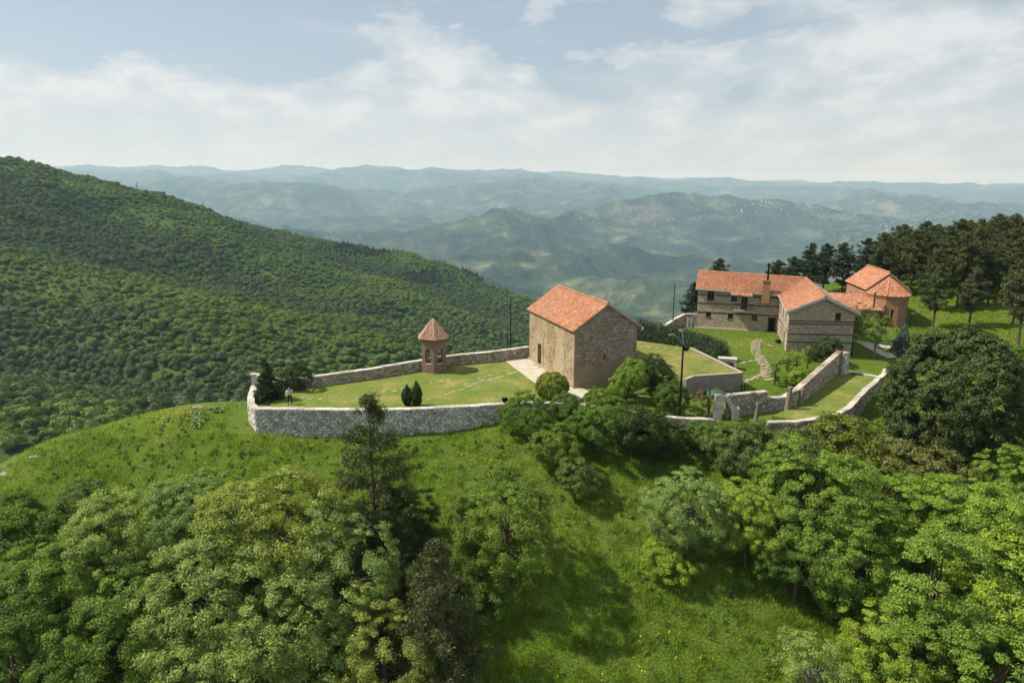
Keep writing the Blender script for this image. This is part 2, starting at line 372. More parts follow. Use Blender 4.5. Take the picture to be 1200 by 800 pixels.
for px, py, t in [(0,185,850),(160,213,950),(300,257,1050),(420,289,1150),(470,296,1200),(560,327,1250),(640,354,1300),(760,400,1350),
                  (0,300,520),(0,400,360),(0,500,250),(150,350,480),(150,450,300),(300,330,600),(300,420,380),(450,350,700),(450,400,480),
                  (600,400,620),(560,360,850),(60,520,215),(240,300,700),(120,260,680),(-150,130,800),(-150,300,480)]:
    x_, y_, z_ = att(px, py, t); CP.append((x_, y_, z_-13))
for px, py, t in [(0,185,850),(160,213,950),(300,257,1050),(420,289,1150),(560,327,1250),(640,354,1300)]:
    x, y, z = att(px, py, t); CP.append((x*1.25, y*1.25, z-110))
CP = np.array(CP, dtype=float); RS = 100.0
def tps(r2): return 0.5*r2*np.log(r2+1e-12)
_c = CP[:, :2]/RS; _n = len(_c)
_K = tps(((_c[:, None]-_c[None])**2).sum(-1)); _P = np.c_[np.ones(_n), _c]
_A = np.block([[_K+np.eye(_n)*1e-4, _P], [_P.T, np.zeros((3, 3))]])
_w = np.linalg.solve(_A, np.r_[CP[:, 2], 0, 0, 0])
def rbf(x, y):
    x = np.asarray(x, float); sh = x.shape; q = np.c_[x.ravel(), np.asarray(y, float).ravel()]/RS; out = np.empty(len(q))
    for i in range(0, len(q), 40000):
        p = q[i:i+40000]; k = tps(((p[:, None]-_c[None])**2).sum(-1)); out[i:i+40000] = k@_w[:_n]+_w[_n]+p@_w[_n+1:]
    return out.reshape(sh)
def far_h(x, y):
    r = np.hypot(x, y); a = np.arctan2(x, y)
    env = np.interp(r, [1500, 2600, 4200, 6500, 9500, 13000, 16500, 22000], [-440, -480, -420, -340, -225, -60, 110, 160])
    env = env-np.clip(a+0.05, -0.5, 0.9)*sstep(5000, 13000, r)*330
    env = env+np.exp(-((a+0.10)/0.26)**2)*np.interp(r, [5000, 9000, 13000, 17000], [0, 60, 150, 150])+np.exp(-((a-0.22)/0.13)**2)*np.interp(r, [5000, 7500, 9500, 12000], [0, 90, 110, 0])
    wx = x+fbm(x/2500, y/2500, 2, 5)*600; wy = y+fbm(x/2500, y/2500, 2, 9)*600
    n = ridged(wx/5200, wy/5200, 7, 21, 0.52)-1.0
    amp = np.interp(r, [1500, 2600, 5000, 9000, 14000, 22000], [20, 80, 190, 250, 190, 100])
    e2 = ridged(wx/1300+3, wy/1300, 5, 51, 0.55)-0.9
    z = env+n*amp+e2*np.interp(r, [1500, 2600, 5000, 14000], [10, 85, 90, 32])+fbm(x/260, y/260, 3, 40)*12
    near = sstep(1500, 2100, r)
    return z*near+(-440)*(1-near)
def H(x, y):
    x = np.asarray(x, float); y = np.asarray(y, float); r = np.hypot(x, y)
    z = np.clip(rbf(np.clip(x, -2500, 2500), np.clip(y, -1500, 2500)), -430, 170)
    m = sstep(210, 420, r)*(1-sstep(1500, 1900, r))*(y > 0)
    wy = y+0.22*x+fbm(x/220, y/220, 2, 3)*42
    z = z+m*((1-np.abs(((wy/150) % 2)-1)*1.0)-0.5)*46*(0.55+0.5*vnoise(x/300, y/300, 8))*sstep(250, 500, r)
    z = z+m*fbm(x/95, y/95, 3, 15)*8
    z = z+fbm(x/9, y/9, 3, 2)*0.22*(1-sstep(200, 400, r))*(1-0.75*sstep(60, 66, y)*(r < 160)*(x > -26))
    w = sstep(1350, 2050, r+0*x)
    return z*(1-w)+far_h(x, y)*w
def h1(x, y): return float(H(np.array([x]), np.array([y]))[0])
def ground_hit(px, py, t0=25.0, t1=400.0, n=900):
    d = ray(px, py); t = np.geomspace(t0, t1, n); g = CAMZ+d[2]*t-H(d[0]*t, d[1]*t); k = np.argmax(g < 0)
    if g[k] >= 0: k = n-1
    return float(d[0]*t[k]), float(d[1]*t[k]), float(CAMZ+d[2]*t[k]), float(t[k])

GX0, GX1, GY0, GY1, GS = -95.0, 95.0, 18.0, 102.0, 0.5
_gx = np.arange(GX0, GX1+GS, GS); _gy = np.arange(GY0, GY1+GS, GS); _G = H(*np.meshgrid(_gx, _gy))
def HF(x, y):
    fx = np.clip((x-GX0)/GS, 0, len(_gx)-1.001); fy = np.clip((y-GY0)/GS, 0, len(_gy)-1.001); i = fx.astype(int); j = fy.astype(int); u = fx-i; v = fy-j
    return (_G[j, i]*(1-u)+_G[j, i+1]*u)*(1-v)+(_G[j+1, i]*(1-u)+_G[j+1, i+1]*u)*v
def grass_mat():
    m, t, b = new_mat('meadow_ground', 0.95, 0.15)
    n = coords(t, 0.13, 'Object', 5, 0.6); n2 = coords(t, 1.1, 'Object', 6, 0.7); n3 = coords(t, 9.0, 'Object', 4, 0.7)
    c = ramp(t, n, [(0.3, (0.085, 0.155, 0.018)), (0.5, (0.125, 0.195, 0.024)), (0.7, (0.185, 0.220, 0.042))]).outputs[0]
    c = mixc(t, ramp(t, n2, [(0.58, 0.0), (0.75, 0.5)]).outputs[0], c, (0.13, 0.125, 0.05))
    c = mixc(t, 1.0, c, ramp(t, n3, [(0.3, 0.45), (0.7, 1.5)]).outputs[0], 'MULTIPLY')  # fine mottling paints dirt patches and grass shadows into the ground colour
    t.links.new(c, b.inputs['Base Color']); bump(t, b, math_(t, 'ADD', n2, n3), 0.9, 0.25)
    return m
def wood_floor_mat():
    m, t, b = new_mat('wood_floor', 0.95, 0.1)
    n = coords(t, 0.02, 'Object', 6, 0.6)
    c = ramp(t, n, [(0.35, (0.035, 0.062, 0.014)), (0.6, (0.070, 0.108, 0.022)), (0.75, (0.11, 0.145, 0.035))]).outputs[0]
    t.links.new(c, b.inputs['Base Color']); bump(t, b, coords(t, 0.2, 'Object', 5), 1.0, 2.0)
    return m
def mountain_mat():
    m, t, b = new_mat('mountain_ground', 0.95, 0.1)
    big = coords(t, 0.0009, 'Object', 4, 0.55); med = coords(t, 0.004, 'Object', 7, 0.68); fin = coords(t, 0.028, 'Object', 5, 0.7)
    c = ramp(t, med, [(0.38, (0.012, 0.023, 0.016)), (0.47, (0.024, 0.042, 0.021)), (0.56, (0.055, 0.078, 0.034)), (0.66, (0.15, 0.155, 0.085))]).outputs[0]
    g = t.nodes.new('ShaderNodeNewGeometry'); sp = t.nodes.new('ShaderNodeSeparateXYZ'); t.links.new(g.outputs['True Normal'], sp.inputs[0])
    steep = ramp(t, math_(t, 'ADD', sp.outputs[2], math_(t, 'MULTIPLY', math_(t, 'SUBTRACT', med, 0.5), 0.75)), [(0.80, 1.0), (0.88, 0.0)]).outputs[0]
    sc = math_(t, 'MULTIPLY', math_(t, 'MULTIPLY', steep, ramp(t, big, [(0.52, 0.0), (0.64, 1.0)]).outputs[0]), 0.38)
    c = mixc(t, sc, c, (0.36, 0.31, 0.24))
    c = mixc(t, 1.0, c, ramp(t, fin, [(0.3, 0.55), (0.7, 1.5)]).outputs[0], 'MULTIPLY')
    t.links.new(c, b.inputs['Base Color']); bump(t, b, math_(t, 'ADD', fin, math_(t, 'MULTIPLY', med, 3.0)), 1.0, 22.0)
    return m
def build_land():
    dense = np.linspace(-44, 44, 440); side = np.concatenate([np.linspace(46, 100, 22), np.linspace(108, 252, 19), np.linspace(260, 314, 22)])
    A = np.radians(np.concatenate([dense, side])); na = len(A)
    Rr = np.concatenate([[2, 5, 9, 14, 20, 26], np.geomspace(31, 190, 200), np.geomspace(190, 1500, 150)[1:], np.geomspace(1500, 24000, 250)[1:]])
    i1 = int(np.argmin(abs(Rr-190))); i2 = int(np.argmin(abs(Rr-1500)))
    X = Rr[:, None]*np.sin(A)[None]; Y = Rr[:, None]*np.cos(A)[None]; Z = H(X, Y)
    def part(name, a, b, mat):
        V = np.stack([X[a:b+1], Y[a:b+1], Z[a:b+1]], -1).reshape(-1, 3); nr = b-a+1
        I = np.arange(nr-1)[:, None]*na+np.arange(na)[None]; J = np.arange(nr-1)[:, None]*na+((np.arange(na)+1) % na)[None]
        F = np.stack([I, I+na, J+na, J], -1).reshape(-1, 4)[:, ::-1]
        V = V.copy(); o = link(name, np_mesh(name, V, F[:, ::-1], mat, True)); o['kind'] = 'structure'
        return o
    part('meadow_hill', 0, i1, grass_mat()); part('hillside', i1, i2, wood_floor_mat()); part('mountains', i2, len(Rr)-1, mountain_mat())
build_land()

# ------------------------------------------------------------------ plants
def leaf_quads(P, Nrm, size, asp=0.55, seed=0, bend=0.0):
    g = np.random.default_rng(seed); n = len(P)
    Nrm = Nrm/np.linalg.norm(Nrm, axis=1, keepdims=True)
    r = g.normal(size=(n, 3)); T = np.cross(Nrm, r); T /= np.linalg.norm(T, axis=1, keepdims=True)+1e-9; B = np.cross(Nrm, T)
    s = (size*g.uniform(0.65, 1.35, n))[:, None]
    V = np.stack([P-T*s, P-B*s*asp+Nrm*s*bend, P+T*s, P+B*s*asp+Nrm*s*bend], 1).reshape(-1, 3)
    return V, np.arange(4*n).reshape(n, 4)
def sphere_dirs(n, g):
    v = g.normal(size=(n, 3)); return v/np.linalg.norm(v, axis=1, keepdims=True)
def tuft_leaves(C, Rt, per, size, g, up=0.35, out_from=None, spread=0.38, asp=0.55):
    n = len(C); D = sphere_dirs(n*per, g)
    base = np.repeat(C, per, 0); rad = np.repeat(np.broadcast_to(Rt, n), per)
    D[:, 2] += up
    if out_from is not None:
        o = base-out_from; o /= np.linalg.norm(o, axis=1, keepdims=True)+1e-6; D += o*0.75
    D /= np.linalg.norm(D, axis=1, keepdims=True)
    P = base+D*(rad*g.uniform(0.35, 1.22, n*per))[:, None]*np.array((1, 1, 0.8))
    Nn = D+g.normal(size=D.shape)*spread
    return leaf_quads(P, Nn, size, asp, seed=int(g.integers(1e9)), bend=0.12)
def limbs_mesh(mb, base_h, tips, r0, g, trunk_top=0.65):
    top = tips[:, 2].max()*trunk_top
    lean = g.normal(size=2)*0.25
    tp = [(0, 0, -0.6), (lean[0]*.15, lean[1]*.15, top*0.3), (lean[0]*.6, lean[1]*.6, top*0.65), (lean[0], lean[1], top)]
    mb.tube(tp, [r0*1.3, r0, r0*0.75, r0*0.4], 7)
    for tpn in tips:
        k = g.uniform(0.35, 0.95)*min(1.0, tpn[2]/max(top, .1)); zz = top*k
        b = np.array((lean[0]*k, lean[1]*k, zz)); mid = b*0.45+tpn*0.55+np.array((0, 0, -0.12*np.linalg.norm(tpn-b)))+g.normal(size=3)*0.12
        mb.tube([b, mid, tpn], [r0*0.38, r0*0.2, r0*0.06], 4, cap=False)
def tree_meshes(seed, h=8.0, r=3.4, trunk=0.24, tufts=170, per=110, leaf=0.13, low=0.2, rt=0.62, lobes=7, bark='bark', up=0.6, open_=0.0, asp=0.55):
    """broadleaf tree: crown = many leaf tufts spread over uneven lobes, leaving gaps"""
    g = np.random.default_rng(seed); cz = h*(0.5+low/2); rz = h*(1-low)/2
    L = sphere_dirs(lobes, g); L[:, 2] *= 0.75; L = L*np.array((r*0.52, r*0.52, rz*0.55))*g.uniform(0.75, 1.15, (lobes, 1)); LR = g.uniform(0.42, 0.62, lobes)*r
    pick = g.integers(0, lobes, tufts*3); D = sphere_dirs(tufts*3, g)
    C = L[pick]+D*LR[pick][:, None]*g.uniform(0.75, 1.05, (tufts*3, 1))*np.array((1, 1, min(1.3, rz/r)))
    q = np.linalg.norm(C/np.array((r, r, rz)), axis=1); ins = np.zeros(len(C), bool)
    for l, lr in zip(L, LR): ins |= (np.linalg.norm((C-l)/np.array((1, 1, min(1.3, rz/r))), axis=1) < lr*0.70)
    C = C[(~ins) & (q < 1.12)]; g.shuffle(C); C = C[:tufts]; C[:, 2] += cz
    C = C[C[:, 2] > h*low*0.6]
    if open_: C = C[g.random(len(C)) > open_]
    V, F = tuft_leaves(C, rt*g.uniform(0.6, 1.45, len(C)), per, leaf, g, up, np.array((0, 0, cz)), asp=asp)
    crown = np_mesh('crown', V, F, M['olive'])
    mb = MB(); tips = C[g.choice(len(C), min(len(C), 34), replace=False)]
    limbs_mesh(mb, 0, tips, trunk, g); tr = mb.mesh('trunk', M[bark])
    return tr, crown
def pine_meshes(seed, h=11.0, r=2.3, trunk=0.17, whorls=15, low=0.33, per=46, leaf=0.17, dens=1.0, top_round=0.5):
    g = np.random.default_rng(seed); mb = MB(); lean = g.normal(size=2)*0.25
    mb.tube([(0, 0, -0.6), (lean[0]*.4, lean[1]*.4, h*.45), (lean[0], lean[1], h*0.96)], [trunk*1.2, trunk*.8, trunk*.15], 7)
    C = []
    for i in range(whorls):
        f = i/(whorls-1); z = h*(low+(0.97-low)*f); rr = r*((1-f)**top_round)*(0.35+0.65*min(1, f*3.5+0.35))*g.uniform(0.75, 1.15)
        for k in range(int(6*dens)+(i % 2)):
            a = g.uniform(0, 2*np.pi); L = rr*g.uniform(0.65, 1.12)
            tip = np.array((math.cos(a)*L+lean[0]*f, math.sin(a)*L+lean[1]*f, z+L*g.uniform(0.0, 0.3)))
            b = np.array((lean[0]*f, lean[1]*f, z-0.15))
            mb.tube([b, (b+tip)/2-np.array((0, 0, 0.05)), tip], [trunk*.3, trunk*.2, trunk*.07], 3, cap=False)
            for s in np.linspace(0.38, 1.0, max(2, int(L/0.42))):
                C.append(b+(tip-b)*s+g.normal(size=3)*np.array((.16, .16, .08)))
    C.append(np.array((lean[0], lean[1], h*0.98))); C = np.array(C)
    V, F = tuft_leaves(C, 0.36*g.uniform(0.7, 1.3, len(C)), per, leaf, g, 0.5, None, 0.9, 0.24)
    return mb.mesh('trunk', M['bark']), np_mesh('crown', V, F, M['pine'])
def fir_meshes(seed, h=4.5, r=1.7, per=44, leaf=0.10):
    g = np.random.default_rng(seed); mb = MB(); mb.tube([(0, 0, -.4), (0, 0, h*.97)], [0.11, 0.02], 6); C = []
    for i in range(20):
        f = i/19; z = 0.25+(h-0.35)*f; rr = r*(1-f)**0.85+0.08
        for k in range(int(5+9*(1-f))):
            a = g.uniform(0, 2*np.pi); L = rr*g.uniform(0.8, 1.1)
            for s in np.linspace(0.35, 1.0, max(2, int(L/0.3))): C.append((math.cos(a)*L*s, math.sin(a)*L*s, z-L*s*0.16+g.normal()*.04))
    C = np.array(C); V, F = tuft_leaves(C, 0.19, per, leaf, g, 0.3, None, 0.9, 0.3)
    return mb.mesh('trunk', M['bark']), np_mesh('crown', V, F, M['fir'])
def blob_meshes(seed, h, r, n, leaf, mat, shape='ellipsoid', rough=0.12, stem=True):
    """dense clipped or narrow evergreen: leaf sprays on an uneven closed shape"""
    g = np.random.default_rng(seed); D = sphere_dirs(n, g)
    if shape == 'cone': prof = np.clip(1.35-(D[:, 2]*0.5+0.5)**4*1.15, 0.1, 1.25)[:, None]
    else: prof = np.ones((n, 1))
    rough = 0.30 if shape == 'cone' else rough; bumps = 1+rough*fbm(D[:, 0]*3+seed, D[:, 1]*3+D[:, 2]*2.1, 3, seed)[:, None]
    P = D*np.array((r, r, h/2))*bumps*g.uniform(0.78, 1.03, (n, 1)); P[:, :2] *= prof; P[:, 2] += h/2
    V, F = leaf_quads(P, D+g.normal(size=D.shape)*0.55, leaf, 0.5, seed+1, 0.1)
    mb = MB(); mb.tube([(0, 0, -0.3), (0, 0, h*.7)], [0.09, 0.04], 6)
    return mb.mesh('stem', M['bark']), np_mesh('crown', V, F, mat)

PROTO = {}
for i in range(5): PROTO['tree%d' % i] = (tree_meshes(100+i, 8.0, 3.5, 0.20, 330, 220, 0.056, 0.02, 0.40, 11), 4.1, 3.5)
for i in range(2): PROTO['open%d' % i] = (tree_meshes(140+i, 7.0, 3.0, 0.15, 150, 130, 0.06, 0.15, 0.5, 7, 'bark_pale', open_=0.15), 4.1, 3.0)
for i in range(3): PROTO['shrub%d' % i] = (tree_meshes(160+i, 3.6, 2.2, 0.08, 190, 150, 0.055, 0.0, 0.34, 8), 1.9, 2.2)
PROTO['orchard0'] = (tree_meshes(180, 4.4, 1.9, 0.09, 70, 75, 0.075, 0.32, 0.34, 6, 'bark_pale', open_=0.2), 2.9, 1.9)
for i in range(4): PROTO['pine%d' % i] = (pine_meshes(200+i, 11.0, 2.9, 0.17, 15, 0.30, 46, 0.16, 1.15, 0.42), 7.0, 3.1)
PROTO['fullpine0'] = (tree_meshes(220, 12.5, 5.3, 0.25, 2000, 110, 0.15, 0.02, 0.46, 34, up=0.5, asp=0.32), 6.2, 5.6)
PROTO['youngpine0'] = (pine_meshes(230, 9.5, 3.5, 0.12, 16, 0.10, 60, 0.11, 0.95, 0.6), 4.9, 3.1)
PROTO['youngpine1'] = (pine_meshes(231, 9.5, 3.5, 0.12, 16, 0.06, 60, 0.11, 1.0, 0.65), 4.9, 3.1)
PROTO['fir0'] = (fir_meshes(240), 2.2, 1.7)
USED = {}
CROWNS = {}
def put(kind, x, y, s, label, cat='tree', mat=None, name=None, group=None, rz=None, z=None, sz=1.0, sink=0.0):
    """stand one plant on the ground: Empty at its foot > trunk, crown"""
    (tr, cr), hc, rr = PROTO[kind]
    if z is None: z = h1(x, y)
    root = empty(name or ('shrub' if cat == 'shrub' else 'pine_tree' if 'pine' in kind else 'broadleaf_tree'), (x, y, z-sink), random.uniform(0, 6.28) if rz is None else rz)
    root.scale = (s, s, s*sz); tag(root, label, cat, group)
    a = link('trunk', tr, root); b = link('crown', cr, root)
    if mat: b.material_slots[0].link = 'OBJECT'; b.material_slots[0].material = M[mat]
    return root
def put_px(kind, px, py, rpx, label, **k):
    rpx *= 1.16 if kind.startswith('shrub') else 1.08 if kind.startswith('tree') else 1.0
    """put the crown where the sight line through its middle says, on the real slope"""
    sz = k.get('sz', 1.0)
    (tr, cr), hc, rr = PROTO[kind]; d = ray(px, py); t = np.linspace(22, 130, 1100); s = rpx*t/800/rr
    g = CAMZ+d[2]*t-(H(d[0]*t, d[1]*t)+hc*s*sz); i = int(np.argmax(g < 0))
    if g[i] >= 0: i = int(np.argmin(g))
    return put(kind, float(d[0]*t[i]), float(d[1]*t[i]), float(s[i]), label, **k)

# the grove in the lower left
for a in [
 ('tree0',150,648,72,'pale olive tree at the upper left edge of the near grove','pale'),
 ('tree1',238,618,62,'grey green tree in the upper row of the near left grove','pale'),
 ('tree2',322,632,82,'large yellow green flowering tree in the middle of the left grove','yellow'),
 ('tree3',402,668,66,'pale green tree just left of the dark pine in the grove','pale'),
 ('tree4',262,712,84,'big light green tree in the centre of the left grove','pale'),
 ('tree0',168,742,78,'olive tree low in the left grove between two lighter ones','olive'),
 ('tree1',78,700,72,'mid green tree near the left edge of the photo','olive'),
 ('tree2',360,742,80,'pale leafy tree at the bottom of the grove left of the rusty pine','pale'),
 ('tree3',448,762,60,'light green tree at the bottom beside the rusty pine','yellow'),
 ('tree4',18,778,80,'green tree in the bottom left corner of the photo','mid'),
 ('tree2',110,800,70,'dull green tree at the bottom edge near the left corner','olive'),
 ('tree1',270,806,80,'pale tree at the bottom edge in the middle of the left grove','pale'),
 ('shrub0',40,640,52,'dark bushy shrub at the left edge above the grove','mid'),
 ('shrub1',104,594,34,'brownish green low shrub on the grass above the left grove','dull'),
 ('shrub2',8,600,26,'small green shrub at the far left on the grass slope','mid'),
 ('shrub0',200,588,22,'small pale shrub at the upper edge of the left grove','pale'),
 ('tree0',592,620,60,'lone olive green tree on the open grass right of the pines','olive'),
 ('shrub1',560,690,34,'low green bush at the foot of the lone tree','mid'),
 ('tree3',468,618,44,'shadowy dark tree just below the young pine by the wall','deep'),
 ('tree1',498,690,40,'dark green tree between the two pines','deep'),
 # right hand grove
 ('tree0',808,600,48,'grey green tree at the left end of the right grove','pale'),
 ('shrub1',784,655,27,'bright lime shrub hanging out left of the right grove','lime'),
 ('tree1',878,610,46,'vivid lime green tree third from the left in the right grove','lime'),
 ('tree2',950,588,68,'tall bright green tree in the top middle of the right grove','bright'),
 ('tree3',1000,650,62,'bright green tree in the heart of the right grove','bright'),
 ('tree4',935,655,44,'shaded green tree over the dark hollow of the right grove','mid'),
 ('tree0',1078,612,58,'leafy bright green tree below the big dark pine','bright'),
 ('tree1',1152,632,72,'broad light green tree right of centre in the right grove','bright'),
 ('tree2',1202,578,52,'light green tree at the right edge below the big dark pine','bright'),
 ('tree3',1100,716,88,'large sunlit tree low in the right grove','bright'),
 ('tree4',1186,716,84,'big sunlit tree at the right edge in the lower grove','lime'),
 ('tree0',1046,768,56,'yellow green tree at the lower left tip of the right grove','lime'),
 ('tree1',1136,800,86,'bright tree at the bottom right of the photo','bright'),
 ('open1',952,782,46,'pale grey green shrub alone at the bottom right on the grass','pale'),
 ('shrub2',868,526,34,'dull olive bush below the arched stone gateway','dull'),
 ('shrub0',930,530,36,'olive green bush under the lower garden wall','dull'),
 ('shrub1',1002,532,50,'wide yellow green bush below the lower garden lawn','bushy'),
 ('shrub2',1062,552,48,'straggly brownish green bush left of the big dark pine','brown'),
 ('shrub0',1020,578,40,'tall green bush between the grove and the lower garden','bushy'),
 ('shrub1',958,503,15,'green shrub against the front of the lower garden','bushy'),
 ('shrub2',1040,508,18,'low green shrub beside the slanting garden kerb','bright'),
 ('shrub0',895,506,14,'small grey shrub in front of the stone gateway wall','dull'),
 # under the church
 ('shrub0',622,486,29,'glossy round shrub leaning over the courtyard wall','mid'),
 ('shrub1',666,479,20,'round green shrub hiding the low wall under the church corner','mid'),
 ('shrub0',716,487,22,'leafy green shrub on the low wall below the bright one','mid'),
 ('shrub2',757,492,18,'dark green shrub over the low wall near the lamp post','deep'),
 ('shrub2',700,500,32,'green shrub below the low wall in front of the church','mid'),
 ('shrub1',742,504,34,'dark green shrub below the low wall right of the church','deep'),
 ('shrub0',775,515,26,'dark shrub spreading left of the tall black lamp post','deep'),
 ('shrub2',652,522,27,'olive shrub on the grass under the glossy round shrub','olive'),
 ('shrub1',682,558,26,'thin weedy bush on the slope below the church','dull'),
 ('shrub2',700,465,13,'small dark bush at the foot of the church front','olive'),
 ('shrub0',782,463,20,'round green bush beside the terrace retaining wall','mid'),
 ('shrub1',765,434,24,'dark shrub filling the corner between church and terrace','deep'),
 ('shrub2',822,512,20,'leafy green shrub right of the tall black lamp post','mid'),
 ('shrub0',596,560,16,'tiny bush on the open grass below the courtyard wall','mid'),
 ('shrub1',965,408,17,'dark spiky shrub against the gable wall of the house','cypress'),
 ('open0',1006,374,20,'dark leafy tree just right of the house gable','mid'),
 ('shrub2',1150,398,8,'low golden bush on the grass under the pines','yellow'),
 ('shrub1',1110,405,17,'wispy straw coloured shrub behind the big dark pine','brown'),
 ('shrub0',1188,415,12,'green bush below the thin trunk at the right edge','mid'),
 ]:
    kw = dict(mat=a[5])
    if a[0].startswith('shrub'): kw['cat'] = 'shrub'
    if a[4].startswith('pale grey green shrub alone'): kw['cat'] = 'shrub'; kw['name'] = 'shrub'
    put_px(*a[:5], **kw)
put_px('shrub1', 735, 444, 20, 'tall bright green shrub in front of the old church', cat='shrub', mat='bright', sz=1.4)
put_px('orchard0', 1028, 384, 24, 'thin young tree with airy olive leaves in front of the brick chapel', mat='olive')
put_px('youngpine0', 437, 562, 60, 'dark young pine standing in front of the courtyard wall', mat='pine', sz=1.15)
put_px('youngpine1', 524, 722, 64, 'rusty needled pine at the bottom centre of the photo', mat='pine2', sz=1.1)
put_px('fullpine0', 1116, 470, 74, 'huge dark spreading pine at the right below the churchyard', mat='darkpine', sz=1.08)
put('shrub0', *at(345, 457, 0), 0.78, 'dark round shrub behind the person inside the courtyard wall', cat='shrub', mat='cypress', z=0)
put_px('fir0', 314, 454, 22, 'dense dark fir at the left end of the courtyard', cat='tree', name='fir_tree', mat='fir')
put_px('fir0', 1058, 398, 13, 'small blue spruce in front of the brick apse', cat='tree', name='spruce_tree', mat='blue')
# pines behind the house and along the right
put('pine0', *att(842, 330, 106)[:2], 0.86, 'pine rising above the left end of the house roof', mat='fir', z=0.0)
put('pine1', *att(812, 350, 108)[:2], 0.72, 'pine showing past the left corner of the house', mat='fir', z=-2.4)
for i, (px, dY, hgt) in enumerate([(880,116,8.6),(905,118,9.6),(922,112,9.2),(944,115,10.2),(962,119,9.8),(985,116,10.2),(1008,121,10.6),(1026,124,10.8)]):
    t = dY/0.985; x = (px-600)/800*t
    put('pine%d' % (i % 4), x, dY, hgt/11*1.0, 'dark pine of the row behind the roofs of house and chapel', mat='fir', group='pines behind the roofs', z=min(h1(x, dY), 0.8))
g = np.random.default_rng(31); cnt = 0; placed = []
for k in range(3000):
    Y = 99+60*g.uniform(0, 1)**1.4; x = g.uniform(48, 150); px = 600+800*x/(Y/0.985)
    lim = 1022+(150-Y)*0.1
    if px > 1330 or px < lim or (px < 1085 and Y < 107): continue
    if any((x-a)**2+(Y-b)**2 < 3.6**2 for a, b in placed): continue
    placed.append((x, Y)); cnt += 1
    hgt = np.interp(px, [1030, 1100, 1200, 1300], [9.6, 10.2, 11.0, 11.0])*g.uniform(0.86, 1.06)
    put('pine%d' % (cnt % 4), x, Y, hgt/11, 'tall pine in the wood right of the brick chapel', mat='pine2' if g.random() < 0.12 else 'pine', group='pines of the wood on the right')
    if cnt >= 130: break
front_row = sorted([o for o in COL.objects if o.get('group') == 'pines of the wood on the right' and o.location.y < 112], key=lambda o: o.location.x/o.location.y)
ORD = 'first second third fourth fifth sixth seventh eighth ninth tenth eleventh twelfth thirteenth fourteenth fifteenth sixteenth seventeenth eighteenth nineteenth twentieth'.split()
for o, w in zip(front_row, ORD): o['label'] = w+' pine from the chapel in the front row of the wood'
for px, py, s, lab in [(1093,384,0.78,'pine with a forked trunk on the grass nearest the brick apse'),(1135,383,0.72,'low crowned pine on the sunny grass under the wood'),(1186,381,0.85,'pine at the right edge standing on the sunny grass'),(1193,404,1.0,'slender pine with a bare leaning trunk at the right edge')]:
    x, y, z, t = ground_hit(px, py); put('pine%d' % (int(px) % 4), x, y, s, lab, mat='pine2' if px > 1100 else 'pine')
# clipped evergreens
def evergreen(px, py, z, h, r, label, mat, shape='ellipsoid', n=7000, leaf=0.075, name='clipped_shrub', pair=None):
    x, y = at(px, py, z); st, cr = blob_meshes(int(px), h, r, n, leaf, M[mat], shape)
    root = empty(name, (x, y, z)); tag(root, label, 'shrub'); link('stem', st, root); link('crown', cr, root); return root
evergreen(647, 468, 0.0, 2.7, 1.6, 'round clipped golden green bush by the corner of the church', 'topiary', n=24000)
evergreen(477.5, 475, 0.0, 2.0, 0.38, 'left one of two dark upright cypresses in the courtyard', 'cypress', 'cone', name='cypress_shrub')
evergreen(488.5, 475.5, 0.0, 2.35, 0.40, 'taller right one of two dark upright cypresses in the courtyard', 'cypress', 'cone', name='cypress_shrub')
evergreen(837, 424, 1.0, 1.35, 0.5, 'small dark cypress left of the grey stone block', 'cypress', 'cone', 2500, name='cypress_shrub')
evergreen(853, 434, 0.9, 0.95, 0.6, 'squat dark bush in front of the grey stone block', 'cypress', 'ellipsoid', 2500)
def hedge():
    a = np.array(at(747, 397, 1.7)); m = np.array(at(800, 405, 1.6)); b = np.array(at(846, 421, 1.1)); root = empty('hedge', (a[0], a[1], 1.6)); tag(root, 'long dark clipped hedge between terrace and house lawn', 'hedge')
    g = np.random.default_rng(3); V = []; F = []
    n = 46000; u = g.uniform(0, 1, n); c = np.where(u[:, None] < .5, a+(m-a)*(u*2)[:, None], m+(b-m)*(u*2-1)[:, None])
    D = sphere_dirs(n, g); D[:, 2] = abs(D[:, 2])*1.0; top = 2.7+0.4*vnoise(u*26, u*0, 4)-0.45*u
    P = np.c_[c+D[:, :2]*1.15*g.uniform(.8, 1.08, (n, 1)), 1.68-u*.55+D[:, 2]*top*g.uniform(.0, 1.05, n)**0.4]
    V, F = leaf_quads(P-np.array((a[0], a[1], 1.6)), D+g.normal(size=D.shape)*.5, 0.085, 0.5, 9, .1)
    link('foliage', np_mesh('foliage', V, F, M['fir']), root)
    mb = MB()
    for s in np.linspace(0.02, 0.98, 22):
        c = a+(m-a)*s*2 if s < .5 else m+(b-m)*(s*2-1)
        mb.tube([(c[0]-a[0], c[1]-a[1], -.5-s*.5), (c[0]-a[0], c[1]-a[1], .9-s*.5)], .05, 5)
    o = mb.build('stems', M['bark'], root); o['kind'] = 'stuff'
hedge()

